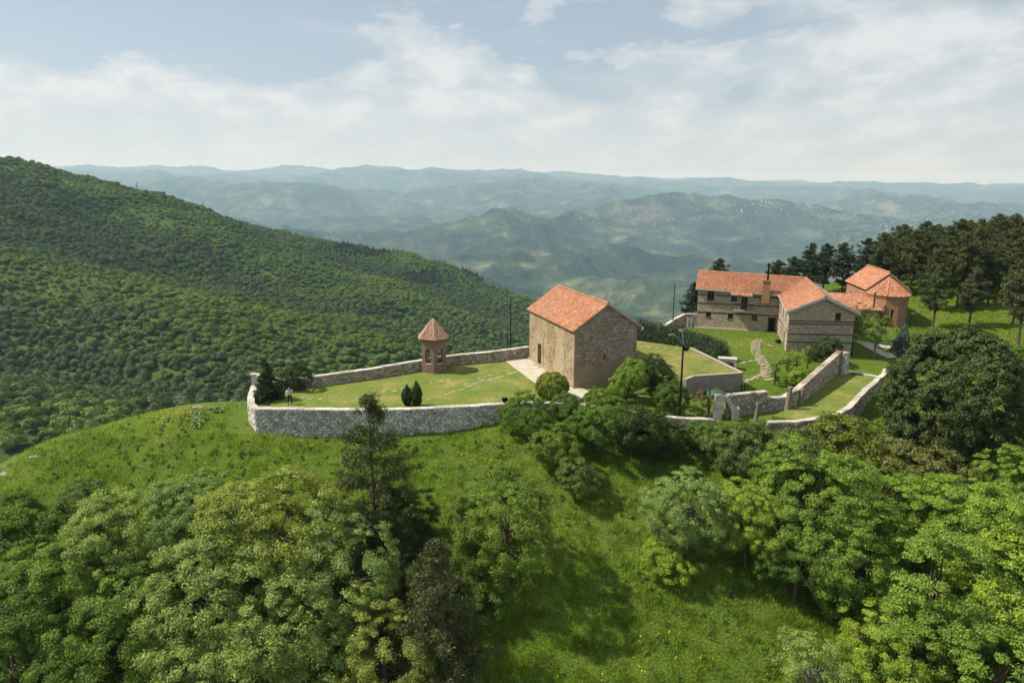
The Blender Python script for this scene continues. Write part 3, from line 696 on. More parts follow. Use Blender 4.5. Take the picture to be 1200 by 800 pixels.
# ------------------------------------------------------------------ the wood across the valley
def hill_crown(seed, mat, pine=False):
    g = np.random.default_rng(seed); n = 2300
    D = sphere_dirs(n, g); D[:, 2] = np.where(D[:, 2] < -0.25, -D[:, 2]*0.6, D[:, 2])
    if pine: P = D*np.array((2.4, 2.4, 5.0)); P[:, :2] *= np.clip(1.0-(D[:, 2:3]*.5+.5)**1.6*0.9, .06, 1)
    else:
        lob = sphere_dirs(11, g); k = np.clip((D@lob.T).max(1), 0, 1)**8; P = D*np.array((4.3, 4.3, 3.3))*(0.60+0.46*k*g.uniform(.9, 1.1, n))[:, None]*np.array((g.uniform(.85, 1.2), g.uniform(.85, 1.2), 1))
    P *= g.uniform(0.84, 1.02, (n, 1)); P[:, 2] += 3.2 if not pine else 4.2
    V, F = leaf_quads(P, D+g.normal(size=D.shape)*.35, 0.36 if not pine else .34, 0.7, seed, .15)
    me = np_mesh('hillside_tree', V, F, mat); return me
HK = [hill_crown(1, M['wood1']), hill_crown(2, M['wood2']), hill_crown(3, M['wood3']), hill_crown(4, M['wood4'], True), hill_crown(5, M['wood1'])]
def hill_wood():
    g = np.random.default_rng(77); n = 230000
    a = g.uniform(R(-50), R(30), n); r = np.sqrt(g.uniform(135**2, 1480**2, n)); x = r*np.sin(a); y = r*np.cos(a)
    # even spacing: one tree per jittered cell
    key = np.floor(x/4.4).astype(np.int64)*100003+np.floor(y/4.4).astype(np.int64); _, idx = np.unique(key, return_index=True); x, y, r, a = x[idx], y[idx], r[idx], a[idx]
    z = H(x, y)
    keep = ((z < -19) | (r > 220)) & ~((x > 18) & (y < 200) & (z > -26))
    glade = fbm(x/70+5, y/45, 3, 61) > 0.62
    keep &= ~(glade & (g.random(len(x)) < .6)) & ~((r < 400) & (g.random(len(x)) < .42))
    x, y, z, r, a = x[keep], y[keep], z[keep], r[keep], a[keep]
    px = 600+800*x/(y/1.0); n = len(x)
    wy_ = y+0.22*x+fbm(x/220, y/220, 2, 3)*42; crest = (1-np.abs(((wy_/150) % 2)-1))-0.5; zone = fbm(x/120, y/60, 3, 71)*.5+crest*1.25*(r > 260)+g.normal(size=n)*0.16
    kind = np.where(zone > 0.32, 2, np.where(zone < -0.18, 1, np.where(g.random(n) < .5, 0, 4)))
    # dark pine patches along the far crest
    v = (-(z-CAMZ)/r-math.sin(PITCH))/math.cos(PITCH); py = 400+800*v
    dark = (np.hypot((px-432)/46, (py-292)/9) < 1) | (np.hypot((px-520)/52, (py-326)/9) < 1)
    kind = np.where(dark & (g.random(n) < .85), 3, kind)
    sc = g.uniform(0.5, 1.2, n)**1.0*np.where(zone > 0.32, 0.66, 1.0)*(1+0.4*fbm(x/50, y/50, 2, 91)); big_ = sstep(520, 260, r) if False else 1-sstep(260, 520, r); sc = sc*(0.80+0.38*big_)
    rot = g.uniform(0, 6.28, n)
    near = np.where((r < 620) & (px > -60) & (px < 760))[0]; near = near[np.argsort(r[near])]
    # which of the nearest stand in sight past the knoll
    vis = []
    f = np.linspace(0.12, 0.97, 70)
    for i0 in range(0, len(near), 500):
        c = near[i0:i0+500]; X = x[c][:, None]*f; Y = y[c][:, None]*f; Zl = CAMZ+(z[c]+5-CAMZ)[:, None]*f
        ok = (Zl > H(X, Y)+0.3).all(1)
        q = (v[c]); ok &= (py[c] < 560)
        vis += list(c[ok])
        if len(vis) >= 298: break
    vis = vis[:298]
    first = {}
    for i in vis:
        k = int(kind[i]); o = link('hillside_tree', HK[k], None, (x[i], y[i], z[i]-.8)); o.scale = (sc[i],)*3; o.rotation_euler = (0, 0, rot[i])
        lab = {0: 'rounded green tree in the dense wood across the valley', 1: 'rounded grey green tree in the dense wood across the valley', 2: 'rounded light green tree in the dense wood across the valley', 3: 'dark conifer in the dense wood across the valley', 4: 'broad green tree in the dense wood across the valley'}[k]
        tag(o, lab, 'tree', 'trees of the wood across the valley'); first.setdefault(k, o)
    for k in range(5):
        if k not in first:
            cand = np.where((kind == k) & (px > 0) & (px < 620))[0]; i = cand[np.argmin(r[cand])]; o = link('hillside_tree', HK[k], None, (x[i], y[i], z[i]-.8))
            tag(o, 'dark conifer on the crest of the wooded hill' if k == 3 else 'tree of the wood across the valley', 'tree', 'trees of the wood across the valley'); first[k] = o; vis = list(vis)+[i]
    rest = np.setdiff1d(np.arange(n), np.array(vis))
    me = bpy.data.meshes.new('hillside_wood'); me.vertices.add(len(rest)); me.vertices.foreach_set('co', np.c_[x[rest], y[rest], z[rest]-.8].astype(np.float32).ravel())
    for nm, ty, dat in (('kind', 'INT', kind[rest].astype(np.int32)), ('size', 'FLOAT', sc[rest].astype(np.float32)), ('turn', 'FLOAT', rot[rest].astype(np.float32))):
        at_ = me.attributes.new(nm, ty, 'POINT'); at_.data.foreach_set('value', dat)
    o = link('hillside_wood', me); tag(o, 'dense green wood covering the hillside across the valley', 'wood', None, 'stuff')
    ng = bpy.data.node_groups.new('wood_nodes', 'GeometryNodeTree')
    ng.interface.new_socket('Geometry', in_out='INPUT', socket_type='NodeSocketGeometry'); ng.interface.new_socket('Geometry', in_out='OUTPUT', socket_type='NodeSocketGeometry')
    gi = ng.nodes.new('NodeGroupInput'); go = ng.nodes.new('NodeGroupOutput'); jn = ng.nodes.new('GeometryNodeJoinGeometry')
    def attr(nm, ty):
        q = ng.nodes.new('GeometryNodeInputNamedAttribute'); q.data_type = ty; q.inputs[0].default_value = nm; return q.outputs[0]
    ak = attr('kind', 'INT'); asz = attr('size', 'FLOAT'); at2 = attr('turn', 'FLOAT')
    cx = ng.nodes.new('ShaderNodeCombineXYZ'); ng.links.new(at2, cx.inputs[2])
    for k in range(5):
        oi = ng.nodes.new('GeometryNodeObjectInfo'); oi.transform_space = 'ORIGINAL'; oi.inputs['Object'].default_value = first[k]; oi.inputs['As Instance'].default_value = False
        cmp_ = ng.nodes.new('FunctionNodeCompare'); cmp_.data_type = 'INT'; cmp_.operation = 'EQUAL'; ng.links.new(ak, cmp_.inputs[2]); cmp_.inputs[3].default_value = k
        ip = ng.nodes.new('GeometryNodeInstanceOnPoints'); ng.links.new(gi.outputs[0], ip.inputs['Points']); ng.links.new(cmp_.outputs[0], ip.inputs['Selection'])
        ng.links.new(oi.outputs['Geometry'], ip.inputs['Instance']); ng.links.new(cx.outputs[0], ip.inputs['Rotation']); ng.links.new(asz, ip.inputs['Scale'])
        ng.links.new(ip.outputs[0], jn.inputs[0])
    ng.links.new(jn.outputs[0], go.inputs[0])
    md = o.modifiers.new('wood', 'NODES'); md.node_group = ng
    print('hill trees', n, 'visible individuals', len(vis))
hill_wood()

# ------------------------------------------------------------------ meadow grass
def in_poly(x, y, poly):
    ins = np.zeros(len(x), bool); n = len(poly)
    for i in range(n):
        x0, y0 = poly[i]; x1, y1 = poly[(i+1) % n]
        c = ((y0 > y) != (y1 > y)) & (x < (x1-x0)*(y-y0)/(y1-y0+1e-12)+x0); ins ^= c
    return ins
WALL = [at(298, 452, .45), at(294.5, 463, .45), at(294, 473, .45), at(301, 478.5, .45), at(340, 479, .45), at(440, 480, .45), at(500, 478, .45), at(560, 475, .45), at(592, 472.5, .42), at(652, 471.5, .35), at(685, 474.5, .3), at(712, 478, .2), at(750, 484, .0), at(800, 490, -.3), at(835, 491, -.4)]
BACK = [at(299, 449, 0), at(330, 456, 0), at(358, 453.7, 0), at(430, 444, 0), at(492, 433.5, 0), at(528, 428, 0), at(575, 423.5, 0), at(620, 418, 0)]
def meadow():
    g = np.random.default_rng(12); n = 520000
    py = 400+800*g.uniform(0.07, 0.56, n); px = g.uniform(-60, 1260, n)
    # sample on the ground by walking down the sight lines
    u = (px-600)/800; v = (py-400)/800; dy = math.cos(PITCH)-v*math.sin(PITCH); dz = -(math.sin(PITCH)+v*math.cos(PITCH))
    t = (-2-CAMZ)/dz
    for _ in range(9): t = t*0.4+0.6*(HF(u*t, dy*t)-CAMZ)/dz
    x = u*t; y = dy*t; z = HF(x, y)
    front = np.interp(x, [p[0] for p in WALL[4:]], [p[1] for p in WALL[4:]])
    ok = (y < 66.5) & (y > 30) & ~((x > WALL[3][0]-.3) & (y > front-0.35)) & ~((x > -27) & (x < -20) & (y > 59.5))
    x, y, z = x[ok], y[ok], z[ok]; x += g.normal(size=len(x))*.1; n = len(x)
    cl = np.clip(fbm(x/1.3, y/1.3, 3, 5)+.35*vnoise(x/6, y/6, 6), -0.6, 1.0); hgt = g.uniform(0.10, 0.30, n)*(1+1.3*np.clip(cl, -.4, 1)); a = g.uniform(0, 6.28, n); w = 0.022*g.uniform(.7, 1.6, n)
    lean = g.normal(size=(n, 2))*0.11; c, s = np.cos(a), np.sin(a)
    V = np.stack([np.c_[x-c*w, y-s*w, z-.03], np.c_[x+c*w, y+s*w, z-.03], np.c_[x+lean[:, 0], y+lean[:, 1], z+hgt]], 1).reshape(-1, 3)
    me = np_mesh('meadow_grass', V, np.arange(3*n).reshape(n, 3), leaf_mat('grass_blade', (0.195, 0.295, 0.034), 0.5, (0.06, 0.02), 0.35, 0.45))
    o = link('meadow_grass', me); tag(o, 'long bright green grass on the slope below the walls', 'grass', None, 'stuff')
meadow()
def short_grass():
    g = np.random.default_rng(19); n = 420000; y = 63+70*g.uniform(0, 1, n)**1.5; x = g.uniform(14, 0.78*133, n)
    ok = (x < y*0.80)
    for poly in ([at(983, 437.5, .05), at(1028, 442, .05), at(991, 482, .05), at(935, 492, .05), at(905, 487, .05), at(933, 475, .05)], terr_poly(), [(25.2, 91.5), (35.1, 88.4), (32.8, 79.4), (40.2, 78.7), (43.3, 94.7), (28.1, 100.5)], [(49.5, 91), (57, 91), (58, 103), (50, 103)]): ok &= ~in_poly(x, y, poly)
    ok &= ~((x < 22) & (y > 69.5) & (y < 85)) & ~((y < 66) & (x < 26)) & ~((x < 24) & (y > 88))
    x, y = x[ok], y[ok]; n = len(x); z = H(x, y)
    hgt = g.uniform(.03, .10, n)*(1+1.6*sstep(44, 52, x)); a = g.uniform(0, 6.28, n); w = .03*g.uniform(.7, 1.6, n); c, s = np.cos(a), np.sin(a); lean = g.normal(size=(n, 2))*.06
    V = np.stack([np.c_[x-c*w, y-s*w, z-.02], np.c_[x+c*w, y+s*w, z-.02], np.c_[x+lean[:, 0], y+lean[:, 1], z+hgt]], 1).reshape(-1, 3)
    o = link('short_grass', np_mesh('short_grass', V, np.arange(3*n).reshape(n, 3), bpy.data.materials['grass_blade'])); tag(o, 'short green grass round the house and under the pines', 'grass', None, 'stuff')
def terr_poly(): return [at(867.5, 438.5, 1.75), at(811, 442, 1.75), at(801, 446, 1.75), at(770, 440, 1.75), at(748, 425, 1.75), at(745, 391, 1.75), at(775, 398, 1.75), at(808, 409.5, 1.75)]
short_grass()
def weeds():
    g = np.random.default_rng(5)
    def patch(name, mat, label, spots, leaf, per, hgt):
        C = []
        for px, py, sx, sy, n in spots:
            for k in range(n):
                x, y, z, t = ground_hit(px+g.normal()*sx, py+g.normal()*sy)
                if t < 150: C.append((x, y, z+hgt*g.uniform(.5, 1.1)))
        C = np.array(C); V, F = tuft_leaves(C, 0.2*g.uniform(.6, 1.6, len(C)), per, leaf, g, 0.6)
        o = link(name, np_mesh(name, V, F, M[mat])); tag(o, label, 'flowers' if mat == 'flower' else 'plants', None, 'stuff')
    patch('yellow_wildflowers', 'flower', 'yellow wildflowers scattered over the grass slope', [(208,490,14,4,70),(185,487,9,3,16),(305,508,8,2,10),(325,512,5,2,6),(548,538,10,4,12),(590,545,14,6,14),(800,760,40,20,14),(720,770,40,20,14),(1030,470,5,3,10),(300,545,80,25,22),(640,560,60,30,12)], 0.05, 12, .25)
    patch('silver_leaf_plants', 'greyleaf', 'silvery large leaved plants beside the yellow flowers on the knoll', [(230,492,6,4,40),(252,483,5,1.5,16),(205,496,10,3,12)], 0.14, 14, .25)
    patch('tall_weeds', 'mid', 'darker leafy weeds scattered through the grass slope', [(200,540,120,22,110),(640,600,120,60,110),(800,720,90,50,60),(440,520,120,8,60),(760,560,80,25,50)], 0.10, 20, .2)
    patch('dry_weeds', 'brown', 'dry brownish weeds along the crest and in the grass', [(100,520,60,9,70),(270,500,12,6,16),(700,640,60,50,40),(830,700,60,50,40),(60,545,40,10,40)], 0.07, 16, .22)
weeds()
def crest_rocks():
    for px, py, s, lab in [(191,477,.9,'pale flat rock at the left on the knoll crest'),(232,478,.6,'small rock right of the flat one on the knoll crest'),(4,556,.5,'pale rock at the left edge of the grass slope'),(40,536,.5,'small brown rock on the crest near the left edge')]:
        x, y, z, t = ground_hit(px, py); g = np.random.default_rng(int(px)); D = sphere_dirs(40, g)
        import bmesh
        bm = bmesh.new()
        for d in D: bm.verts.new(Vector(d*np.array((1, .7, .4))*s*g.uniform(.85, 1.1)))
        bmesh.ops.convex_hull(bm, input=bm.verts); me = bpy.data.meshes.new('rock'); bm.to_mesh(me); bm.free(); me.materials.append(M['wallrock'])
        tag(link('rock', me, None, (x, y, z+.05)), lab, 'rock')
crest_rocks()

# ------------------------------------------------------------------ stone walls
def polyline_map(pts, zb, zt):
    pts = [np.array(p, float) for p in pts]; seg = [np.hypot(*(b-a)) for a, b in zip(pts, pts[1:])]; cum = np.r_[0, np.cumsum(seg)]
    nrm = []
    for i in range(len(pts)):
        d = (pts[min(i+1, len(pts)-1)]-pts[max(i-1, 0)]); d /= np.hypot(*d); nrm.append(np.array((d[1], -d[0])))
    def f(u):
        u = min(max(u, 0), cum[-1]); i = min(int(np.searchsorted(cum, u, 'right')-1), len(seg)-1); k = (u-cum[i])/seg[i]
        p = pts[i]*(1-k)+pts[i+1]*k; n = nrm[i]*(1-k)+nrm[i+1]*k; n /= np.hypot(*n)
        return p, n, zb[i]*(1-k)+zb[i+1]*k, zt[i]*(1-k)+zt[i+1]*k
    return f, cum[-1]
def stone_face(mb, f, L, off, sign, w=0.5, hrow=0.3, seed=0, prot=0.07):
    g = random.Random(seed); _, _, zb, zt = f(L/2); hmax = max(f(u)[3]-f(u)[2] for u in np.linspace(0, L, 12)); n = max(1, round(hmax/hrow)); J = {}
    def cor(i, k):
        if (i, k) not in J: J[(i, k)] = ((k*w/2+(g.uniform(-.42, .42)*w)), i/n+(g.uniform(-.45, .45)/n if 0 < i < n else 0))
        return J[(i, k)]
    K = int(L/w*2)+1
    for i in range(n):
        for a in range(-1 if i % 2 else 0, K, 2):
            cs = [cor(i, a), cor(i, a+1), cor(i, a+2), cor(i+1, a+2), cor(i+1, a+1), cor(i+1, a)]
            cs = [(min(max(u, 0), L), v) for u, v in cs]
            cu = sum(c[0] for c in cs)/6; cv = sum(c[1] for c in cs)/6
            if max(c[0] for c in cs)-min(c[0] for c in cs) < w*.25: continue
            d = prot*g.uniform(.5, 1.5); ring = []
            for sh, dd in ((0.90, -0.02), (0.78, d)):
                for u, v in cs:
                    uu = cu+(u-cu)*sh; vv = cv+(v-cv)*sh; p, nn, b, t = f(uu); q = p+nn*sign*(off+dd); ring.append((q[0], q[1], b+(t-b)*vv))
            fs = [(k, (k+1) % 6, 6+(k+1) % 6, 6+k) for k in range(6)]+[(6, 7, 8, 9, 10, 11)]
            if sign < 0: fs = [x[::-1] for x in fs]
            mb.add(ring, fs)
def stone_wall(name, pts, zb, zt, th, label, cat='wall', mat='rubble', cop=True, w=0.48, hrow=0.29, coping_h=0.06, seed=1, ends=True, cop_mat='coping'):
    root = empty(name, (0, 0, 0)); tag(root, label, cat); f, L = polyline_map(pts, zb, zt)
    core = MB(); n = max(2, int(L/0.8)); us = np.linspace(0, L, n+1); rows = []
    for u in us:
        p, nn, b, t = f(u)
        rows.append([(*(p+nn*(th/2-.02)), b-.5), (*(p+nn*(th/2-.02)), t), (*(p-nn*(th/2-.02)), t), (*(p-nn*(th/2-.02)), b-.5)])
    vs = [q for r in rows for q in r]; fs = []
    for i in range(n):
        for k in range(3): fs.append((i*4+k, i*4+4+k, i*4+5+k, i*4+1+k))
    fs += [(0, 1, 2, 3), (n*4+3, n*4+2, n*4+1, n*4)]
    core.add(vs, fs); core.build('wall_core', M['mortar'], root)
    st = MB(); stone_face(st, f, L, th/2-.02, 1, w, hrow, seed); stone_face(st, f, L, th/2-.02, -1, w, hrow, seed+1)
    if ends:
        for u, s in ((0.0, -1), (L, 1)):
            p, nn, b, t = f(u); q = f(L*.02 if u == 0 else L*.98)[0]; e = (p-q)/np.hypot(*(p-q))
            a = p+nn*th/2*s*1; c = p-nn*th/2*s*1
            g2, L2 = polyline_map([a-e*0, c-e*0] if True else None, [b, b], [t, t]); stone_face(st, g2, L2, 0.0, 1, w*.6, hrow, seed+5)
            stone_face(st, g2, L2, 0.0, -1, w*.6, hrow, seed+6, 0.02)
    o = st.build('stones', M[mat], root); o['kind'] = 'stuff'
    if cop:
        cp = MB(); g = random.Random(seed); u = 0
        while u < L-.05:
            l = g.uniform(.45, .9); u1 = min(L, u+l); p0, n0, b0, t0 = f(u+.012); p1, n1, b1, t1 = f(u1-.012); e = .05+g.uniform(0, .03); hh = coping_h*g.uniform(.8, 1.3); j0 = g.uniform(-.015, .015)
            vs = []
            for z in (0.003, hh):
                for p, nn, t in ((p0, n0, t0), (p1, n1, t1)):
                    k = 1 if z < .01 else .94
                    vs += [(*(p+nn*(th/2+e)*k), t+z+j0), (*(p-nn*(th/2+e)*k), t+z+j0)]
            cp.add(vs, [(0, 1, 3, 2)[::-1], (4, 5, 7, 6), (0, 2, 6, 4)[::-1], (1, 3, 7, 5), (0, 1, 5, 4), (2, 3, 7, 6)[::-1]]); u = u1
        o = cp.build('coping_stones', M[cop_mat], root); o['kind'] = 'stuff'
    return root
nW = 9
zbw = [h1(p[0]-.0, p[1]-.6)-.1 for p in WALL]
stone_wall('courtyard_wall', WALL[:nW], [z-.15 for z in zbw[:nW]], [.45]*8+[.42], .55, 'white rubble stone wall round the front of the courtyard', seed=3)
stone_wall('low_front_wall', WALL[nW-1:], [z-.2 for z in zbw[nW-1:]], [.42, .32, .28, .18, -.02, -.32, -.42], .45, 'low stone wall running from the glossy shrub to the gateway', seed=8, coping_h=.07)
stone_wall('back_wall', BACK, [-1.2]*8, [1.0, 1.0, 1.05, 1.08, 1.12, 1.15, 1.2, 1.25], .55, 'long stone wall behind the belfry along the valley edge', seed=12, mat='rubble_warm')
p_ = at(297.5, 452, .4)
mb = MB(); mb.box((p_[0], p_[1]+.2, .55), (.5, .5, 2.0), .2, .92); mb.box((p_[0], p_[1]+.2, 1.6), (.62, .62, .1), .2)
tag(mb.build('wall_pillar', M['coping']), 'pale square stone pillar where the two courtyard walls meet', 'pillar')
GW = [at(837, 489, -.5), at(850, 487.5, -.45), at(895.5, 481, -.3)]
stone_wall('gateway_wall', [GW[1], GW[2]], [-1.0, -.8], [1.62, 1.62], .5, 'grey stone wall with stepped end beside the garden gateway', mat='rubble_warm', seed=21, cop_mat='rubble_warm', coping_h=.05, w=.5, hrow=.3)
GW2 = [at(896.5, 480.8, -.3), at(917, 480.5, -.25), at(932, 474.5, 0), at(956, 456, .02), at(979, 437.5, .1)]
stone_wall('garden_wall', GW2, [-.9, -.8, -.7, -.6, -.5], [.95, 1.1, 1.6, 2.05, 2.45], .5, 'long grey stone wall climbing beside the lower garden to the house', mat='rubble_warm', seed=23, cop_mat='rubble_warm', coping_h=.05, w=.5, hrow=.3)
e0 = at(984, 438, .1); e1 = at(990.5, 436.5, .1)
stone_wall('wall_stub', [e0, e1], [-.6, -.6], [2.5, 2.45], .55, 'short upright wall stub at the upper end of the garden wall', seed=25, cop_mat='rubble_warm', coping_h=.05, w=.5, hrow=.3, mat='rubble')
bp = at(980.5, 437.6, .1)
mb = MB(); mb.box((bp[0], bp[1], 1.05), (.5, .6, 3.3), .7); tag(mb.build('brick_pillar', M['wallbrick']), 'red brick pillar between the garden wall and its stub', 'pillar')
# arched gate pier at the left end
def gate_arch():
    root = empty('gate_arch', (GW[0][0], GW[0][1], -.9)); tag(root, 'white stone arch of the garden gateway', 'arch')
    mb = MB(); a = np.array(GW[0])-np.array((1.3, .8)); 
    base = np.array(GW[0]); e = (np.array(at(862, 491, -.6))-base); Lg = np.hypot(*e); e /= Lg; rz = math.atan2(e[1], e[0])
    def blk(u, z, su, szz, d=.6): c = e*u; mb.box((c[0], c[1], z), (su*.94, d*random.uniform(.94, 1.04), szz*.93), rz)
    for k in range(9): blk(.25, .15+k*.29, .75*random.uniform(.9, 1.05), .29)
    for k in range(5): blk(Lg-.1, .15+k*.29, .7*random.uniform(.9, 1.05), .29)
    for k in range(7):
        an = math.pi*(.5-.42*k/6)*1.0; blk(.55+(Lg-.8)*k/6.2, 2.45-(1-math.sin(an))*1.6, .42, .36)
    o = mb.build('arch_stones', M['coping'], root); o['kind'] = 'stuff'
gate_arch()
LG = [at(1036, 439.5, .35), at(1014, 458, .35), at(993, 480, .35), at(974, 488.5, .3), at(935, 493, .25), at(900, 493, .2)]
stone_wall('garden_kerb_wall', LG, [-1.6]*6, [.45, .42, .4, .3, .15, .05], .42, 'low slanting stone wall along the right side of the lower garden', seed=31, coping_h=.12, mat='rubble_warm')
kb = [at(984, 437.3, .1), at(1000, 436, .1), at(1028, 441.5, .1)]
stone_wall('garden_kerb', kb, [-.4]*3, [.12]*3, .3, 'pale stone kerb across the top of the lower garden', seed=33, w=.5, hrow=.2, coping_h=.06)
p_ = at(1037, 438.5, .4); mb = MB(); mb.lathe((p_[0], p_[1], -.3), [(.32, 0), (.34, .8), (.28, 1.2), (.1, 1.35)], 9)
tag(mb.build('boulder', M['coping']), 'upright pale stone at the top end of the slanting garden wall', 'stone')

# lawns as sheets with soil edges
def lawn_mat(name, a, b_, dry):
    m, t, b = new_mat(name, 0.95, .15); n = coords(t, 0.35, 'Object', 5, .6); n2 = coords(t, 3.0, 'Object', 6, .7)
    c = ramp(t, n, [(.35, a), (.55, b_), (.68, dry)]).outputs[0]
    c = mixc(t, 1.0, c, ramp(t, n2, [(.3, .66), (.7, 1.32)]).outputs[0], 'MULTIPLY')
    t.links.new(c, b.inputs['Base Color']); bump(t, b, coords(t, 14, 'Object', 4), .7, .06); return m
M['lawn'] = lawn_mat('lawn', (0.11, 0.165, 0.026), (0.165, 0.19, 0.04), (0.27, 0.225, 0.085))
M['lawn2'] = lawn_mat('lawn_dry', (0.12, 0.16, 0.03), (0.19, 0.19, 0.05), (0.29, 0.21, 0.09))
M['yard'] = lawn_mat('yard_lawn', (0.070, 0.135, 0.020), (0.095, 0.155, 0.026), (0.15, 0.175, 0.05))
M['paving'] = flat('paving', (0.47, 0.415, 0.34), .9, .18, 1.2, bmp=.3)
def sheet(name, poly, z, mat, depth=3.0, fn=None, parent=None):
    o = MB().prism(poly, z-depth, z).build(name, mat, parent); o['kind'] = 'structure'; return o
lawn_poly = [WALL[0]]+WALL[1:9]+[at(652, 470.5, .2), at(690, 472, .1), at(745, 462, 0), at(757, 430, 0), at(700, 410, 0), at(620, 417.5, 0)]+BACK[::-1][1:]
LAWN = sheet('courtyard_lawn', lawn_poly, 0.0, M['lawn'])
terr = [at(867.5, 438.5, 1.75), at(811, 442, 1.75), at(801, 446, 1.75), at(770, 440, 1.75), at(748, 425, 1.75), at(745, 391, 1.75), at(775, 398, 1.75), at(808, 409.5, 1.75)]
sheet('upper_terrace_lawn', terr, 1.75, M['lawn2'], 3.2)
sheet('lower_garden_lawn', [at(983, 437.5, .05), at(1028, 442, .05), at(991, 482, .05), at(935, 492, .05), at(905, 487, .05), at(933, 475, .05)], 0.05, M['lawn'], 2.0)
sheet('paved_apron', [at(588.5, 420, .03), at(621, 417.5, .03), at(676, 452, .03), at(692, 459, .03), at(676, 470.3, .03), at(655, 469.5, .03), at(625, 447, .03)], 0.03, M['paving'], .3)
# retaining wall of the terrace
r0 = at(801, 446, 1.75); r1 = at(811, 442, 1.75); r2 = at(867.8, 438.2, 1.75); r3 = at(808, 409, 1.75)
rt_ = empty('retaining_wall', (0, 0, 0)); tag(rt_, 'grey rendered retaining wall holding up the upper terrace', 'wall')
mb = MB(); mb.obox(r0, r1, -1.2, 1.9, -.02, .3); mb.obox(r1, r2, -1.2, 1.9, -.02, .3); mb.build('wall_face', M['concrete'], rt_)
mb = MB(); mb.obox(r0, r1, 1.903, 1.97, -.05, .33); mb.obox(r1, r2, 1.903, 1.97, -.05, .33); mb.build('coping', M['step'], rt_)
mb = MB(); mb.obox(r2, r3, -.2, 1.88, -.02, .28); mb.build('side_wall', M['concrete'], rt_); mb = MB(); mb.obox(r2, r3, 1.883, 1.95, -.05, .32); mb.build('side_coping', M['step'], rt_)
# blocks beside the terrace
def block(px, py, z, size, rz, label, name='stone_block'):
    x, y = at(px, py, z); root = empty(name, (x, y, z), rz); tag(root, label, 'stone block')
    MB().box((0, 0, size[2]/2), size).build('base', M['rubble'], root); MB().box((0, 0, size[2]+.06), (size[0]+.12, size[1]+.12, .12)).build('slab', M['coping'], root)
block(852, 430, .85, (1.9, .8, .95), -.25, 'long grey stone block on the lawn edge right of the small cypress')
block(819, 413, 1.3, (1.6, .8, .5), -.6, 'low dark stone slab block at the corner of the terrace')
block(846, 419, 1.05, (.9, .8, .8), -.25, 'small grey stone block behind the longer one')

# stepping stones
def stone_disc(parent, x, y, z, r, g):
    n = g.randint(5, 7); a0 = g.uniform(0, 6); pts = [(r*g.uniform(.75, 1.15)*math.cos(a0+6.283*k/n), r*.8*g.uniform(.75, 1.15)*math.sin(a0+6.283*k/n)) for k in range(n)]
    MB().prism(pts, -.05, .045).build('stepping_stone', M['step'], parent, (x, y, z))
def run_stones(parent, line, zfun, step, r, jit, g, skip=0.0):
    for (a, b) in zip(line, line[1:]):
        L = math.dist(a, b); n = max(1, int(L/step))
        for k in range(n):
            if g.random() < skip: continue
            f = (k+.5)/n; x = a[0]+(b[0]-a[0])*f+g.uniform(-jit, jit); y = a[1]+(b[1]-a[1])*f+g.uniform(-jit, jit); stone_disc(parent, x, y, zfun(x, y), r*g.uniform(.75, 1.25), g)
g = random.Random(4)
P0 = lambda L: [at(a, b, 0) for a, b in L]
run_stones(LAWN, P0([(500,469),(520,464),(545,455),(560,448),(585,442),(606,435)]), lambda x, y: 0.0, .55, .26, .16, g, .05)
run_stones(LAWN, P0([(545,452),(560,444),(585,437),(604,433)]), lambda x, y: 0.0, .7, .22, .2, g, .2)
run_stones(LAWN, P0([(348,466),(380,468),(402,466),(430,462),(455,459),(492,452),(530,444)]), lambda x, y: 0.0, .95, .24, .12, g, .25)
yp = empty('yard_path', (0, 0, 0)); yp['kind'] = 'structure'
def yz(x, y): return h1(x, y)+.01
YP = lambda L: [ground_hit(a, b)[:2] for a, b in L]
for off in (-.42, -.14, .14, .42):
    run_stones(yp, [(x+off, y) for x, y in YP([(890,398),(885,403),(885,411),(891,420),(897,430),(897,437),(902,447)])], yz, .38, .2, .09, g, .08)
run_stones(yp, YP([(897,434),(889,441),(878,446),(867,451)]), yz, .3, .22, .2, g)
run_stones(yp, YP([(896,436),(887,443),(876,448),(866,453)]), yz, .3, .22, .15, g)
run_stones(yp, YP([(892,421),(880,424),(866,427)]), yz, .55, .25, .12, g, .1)
run_stones(yp, YP([(892,400),(902,405),(912,409)]), yz, .55, .24, .12, g, .1)
run_stones(yp, YP([(892,417),(905,420),(914,424)]), yz, .6, .24, .1, g, .1)
run_stones(yp, YP([(848,402),(862,404),(876,404)]), yz, .8, .22, .05, g, .1)
tp = empty('terrace_path', (0, 0, 0)); tp['kind'] = 'structure'
run_stones(tp, [at(a, b, 1.75) for a, b in [(748,406),(765,408),(785,408),(800,409)]], lambda x, y: 1.75, .8, .22, .06, g, .15)
# footpath right of the house
def path_strip(name, pix, w, mat):
    pts = [ground_hit(a, b)[:2] for a, b in pix]; f, L = polyline_map(pts, [0]*len(pts), [0]*len(pts)); n = int(L/.5)+2; V = []; F = []
    for i, u in enumerate(np.linspace(0, L, n)):
        p, nn, _, _ = f(u)
        for s in (-.5, 0, .5): q = p+nn*w*s; V.append((q[0], q[1], h1(*q)+.09))
    for i in range(n-1):
        for k in (0, 1): F.append((i*3+k, i*3+k+1, i*3+4+k, i*3+3+k))
    o = MB().add(V, F).build(name, mat); o['kind'] = 'structure'
path_strip('footpath', [(998,399),(1012,403),(1022,409),(1034,415),(1046,420)], 1.3, M['paving'])
path_strip('footpath', [(1008,402),(1030,406),(1052,409)], 1.2, M['paving'])
path_strip('footpath', [(1188,468),(1200,478),(1215,500)], 2.4, M['paving'])

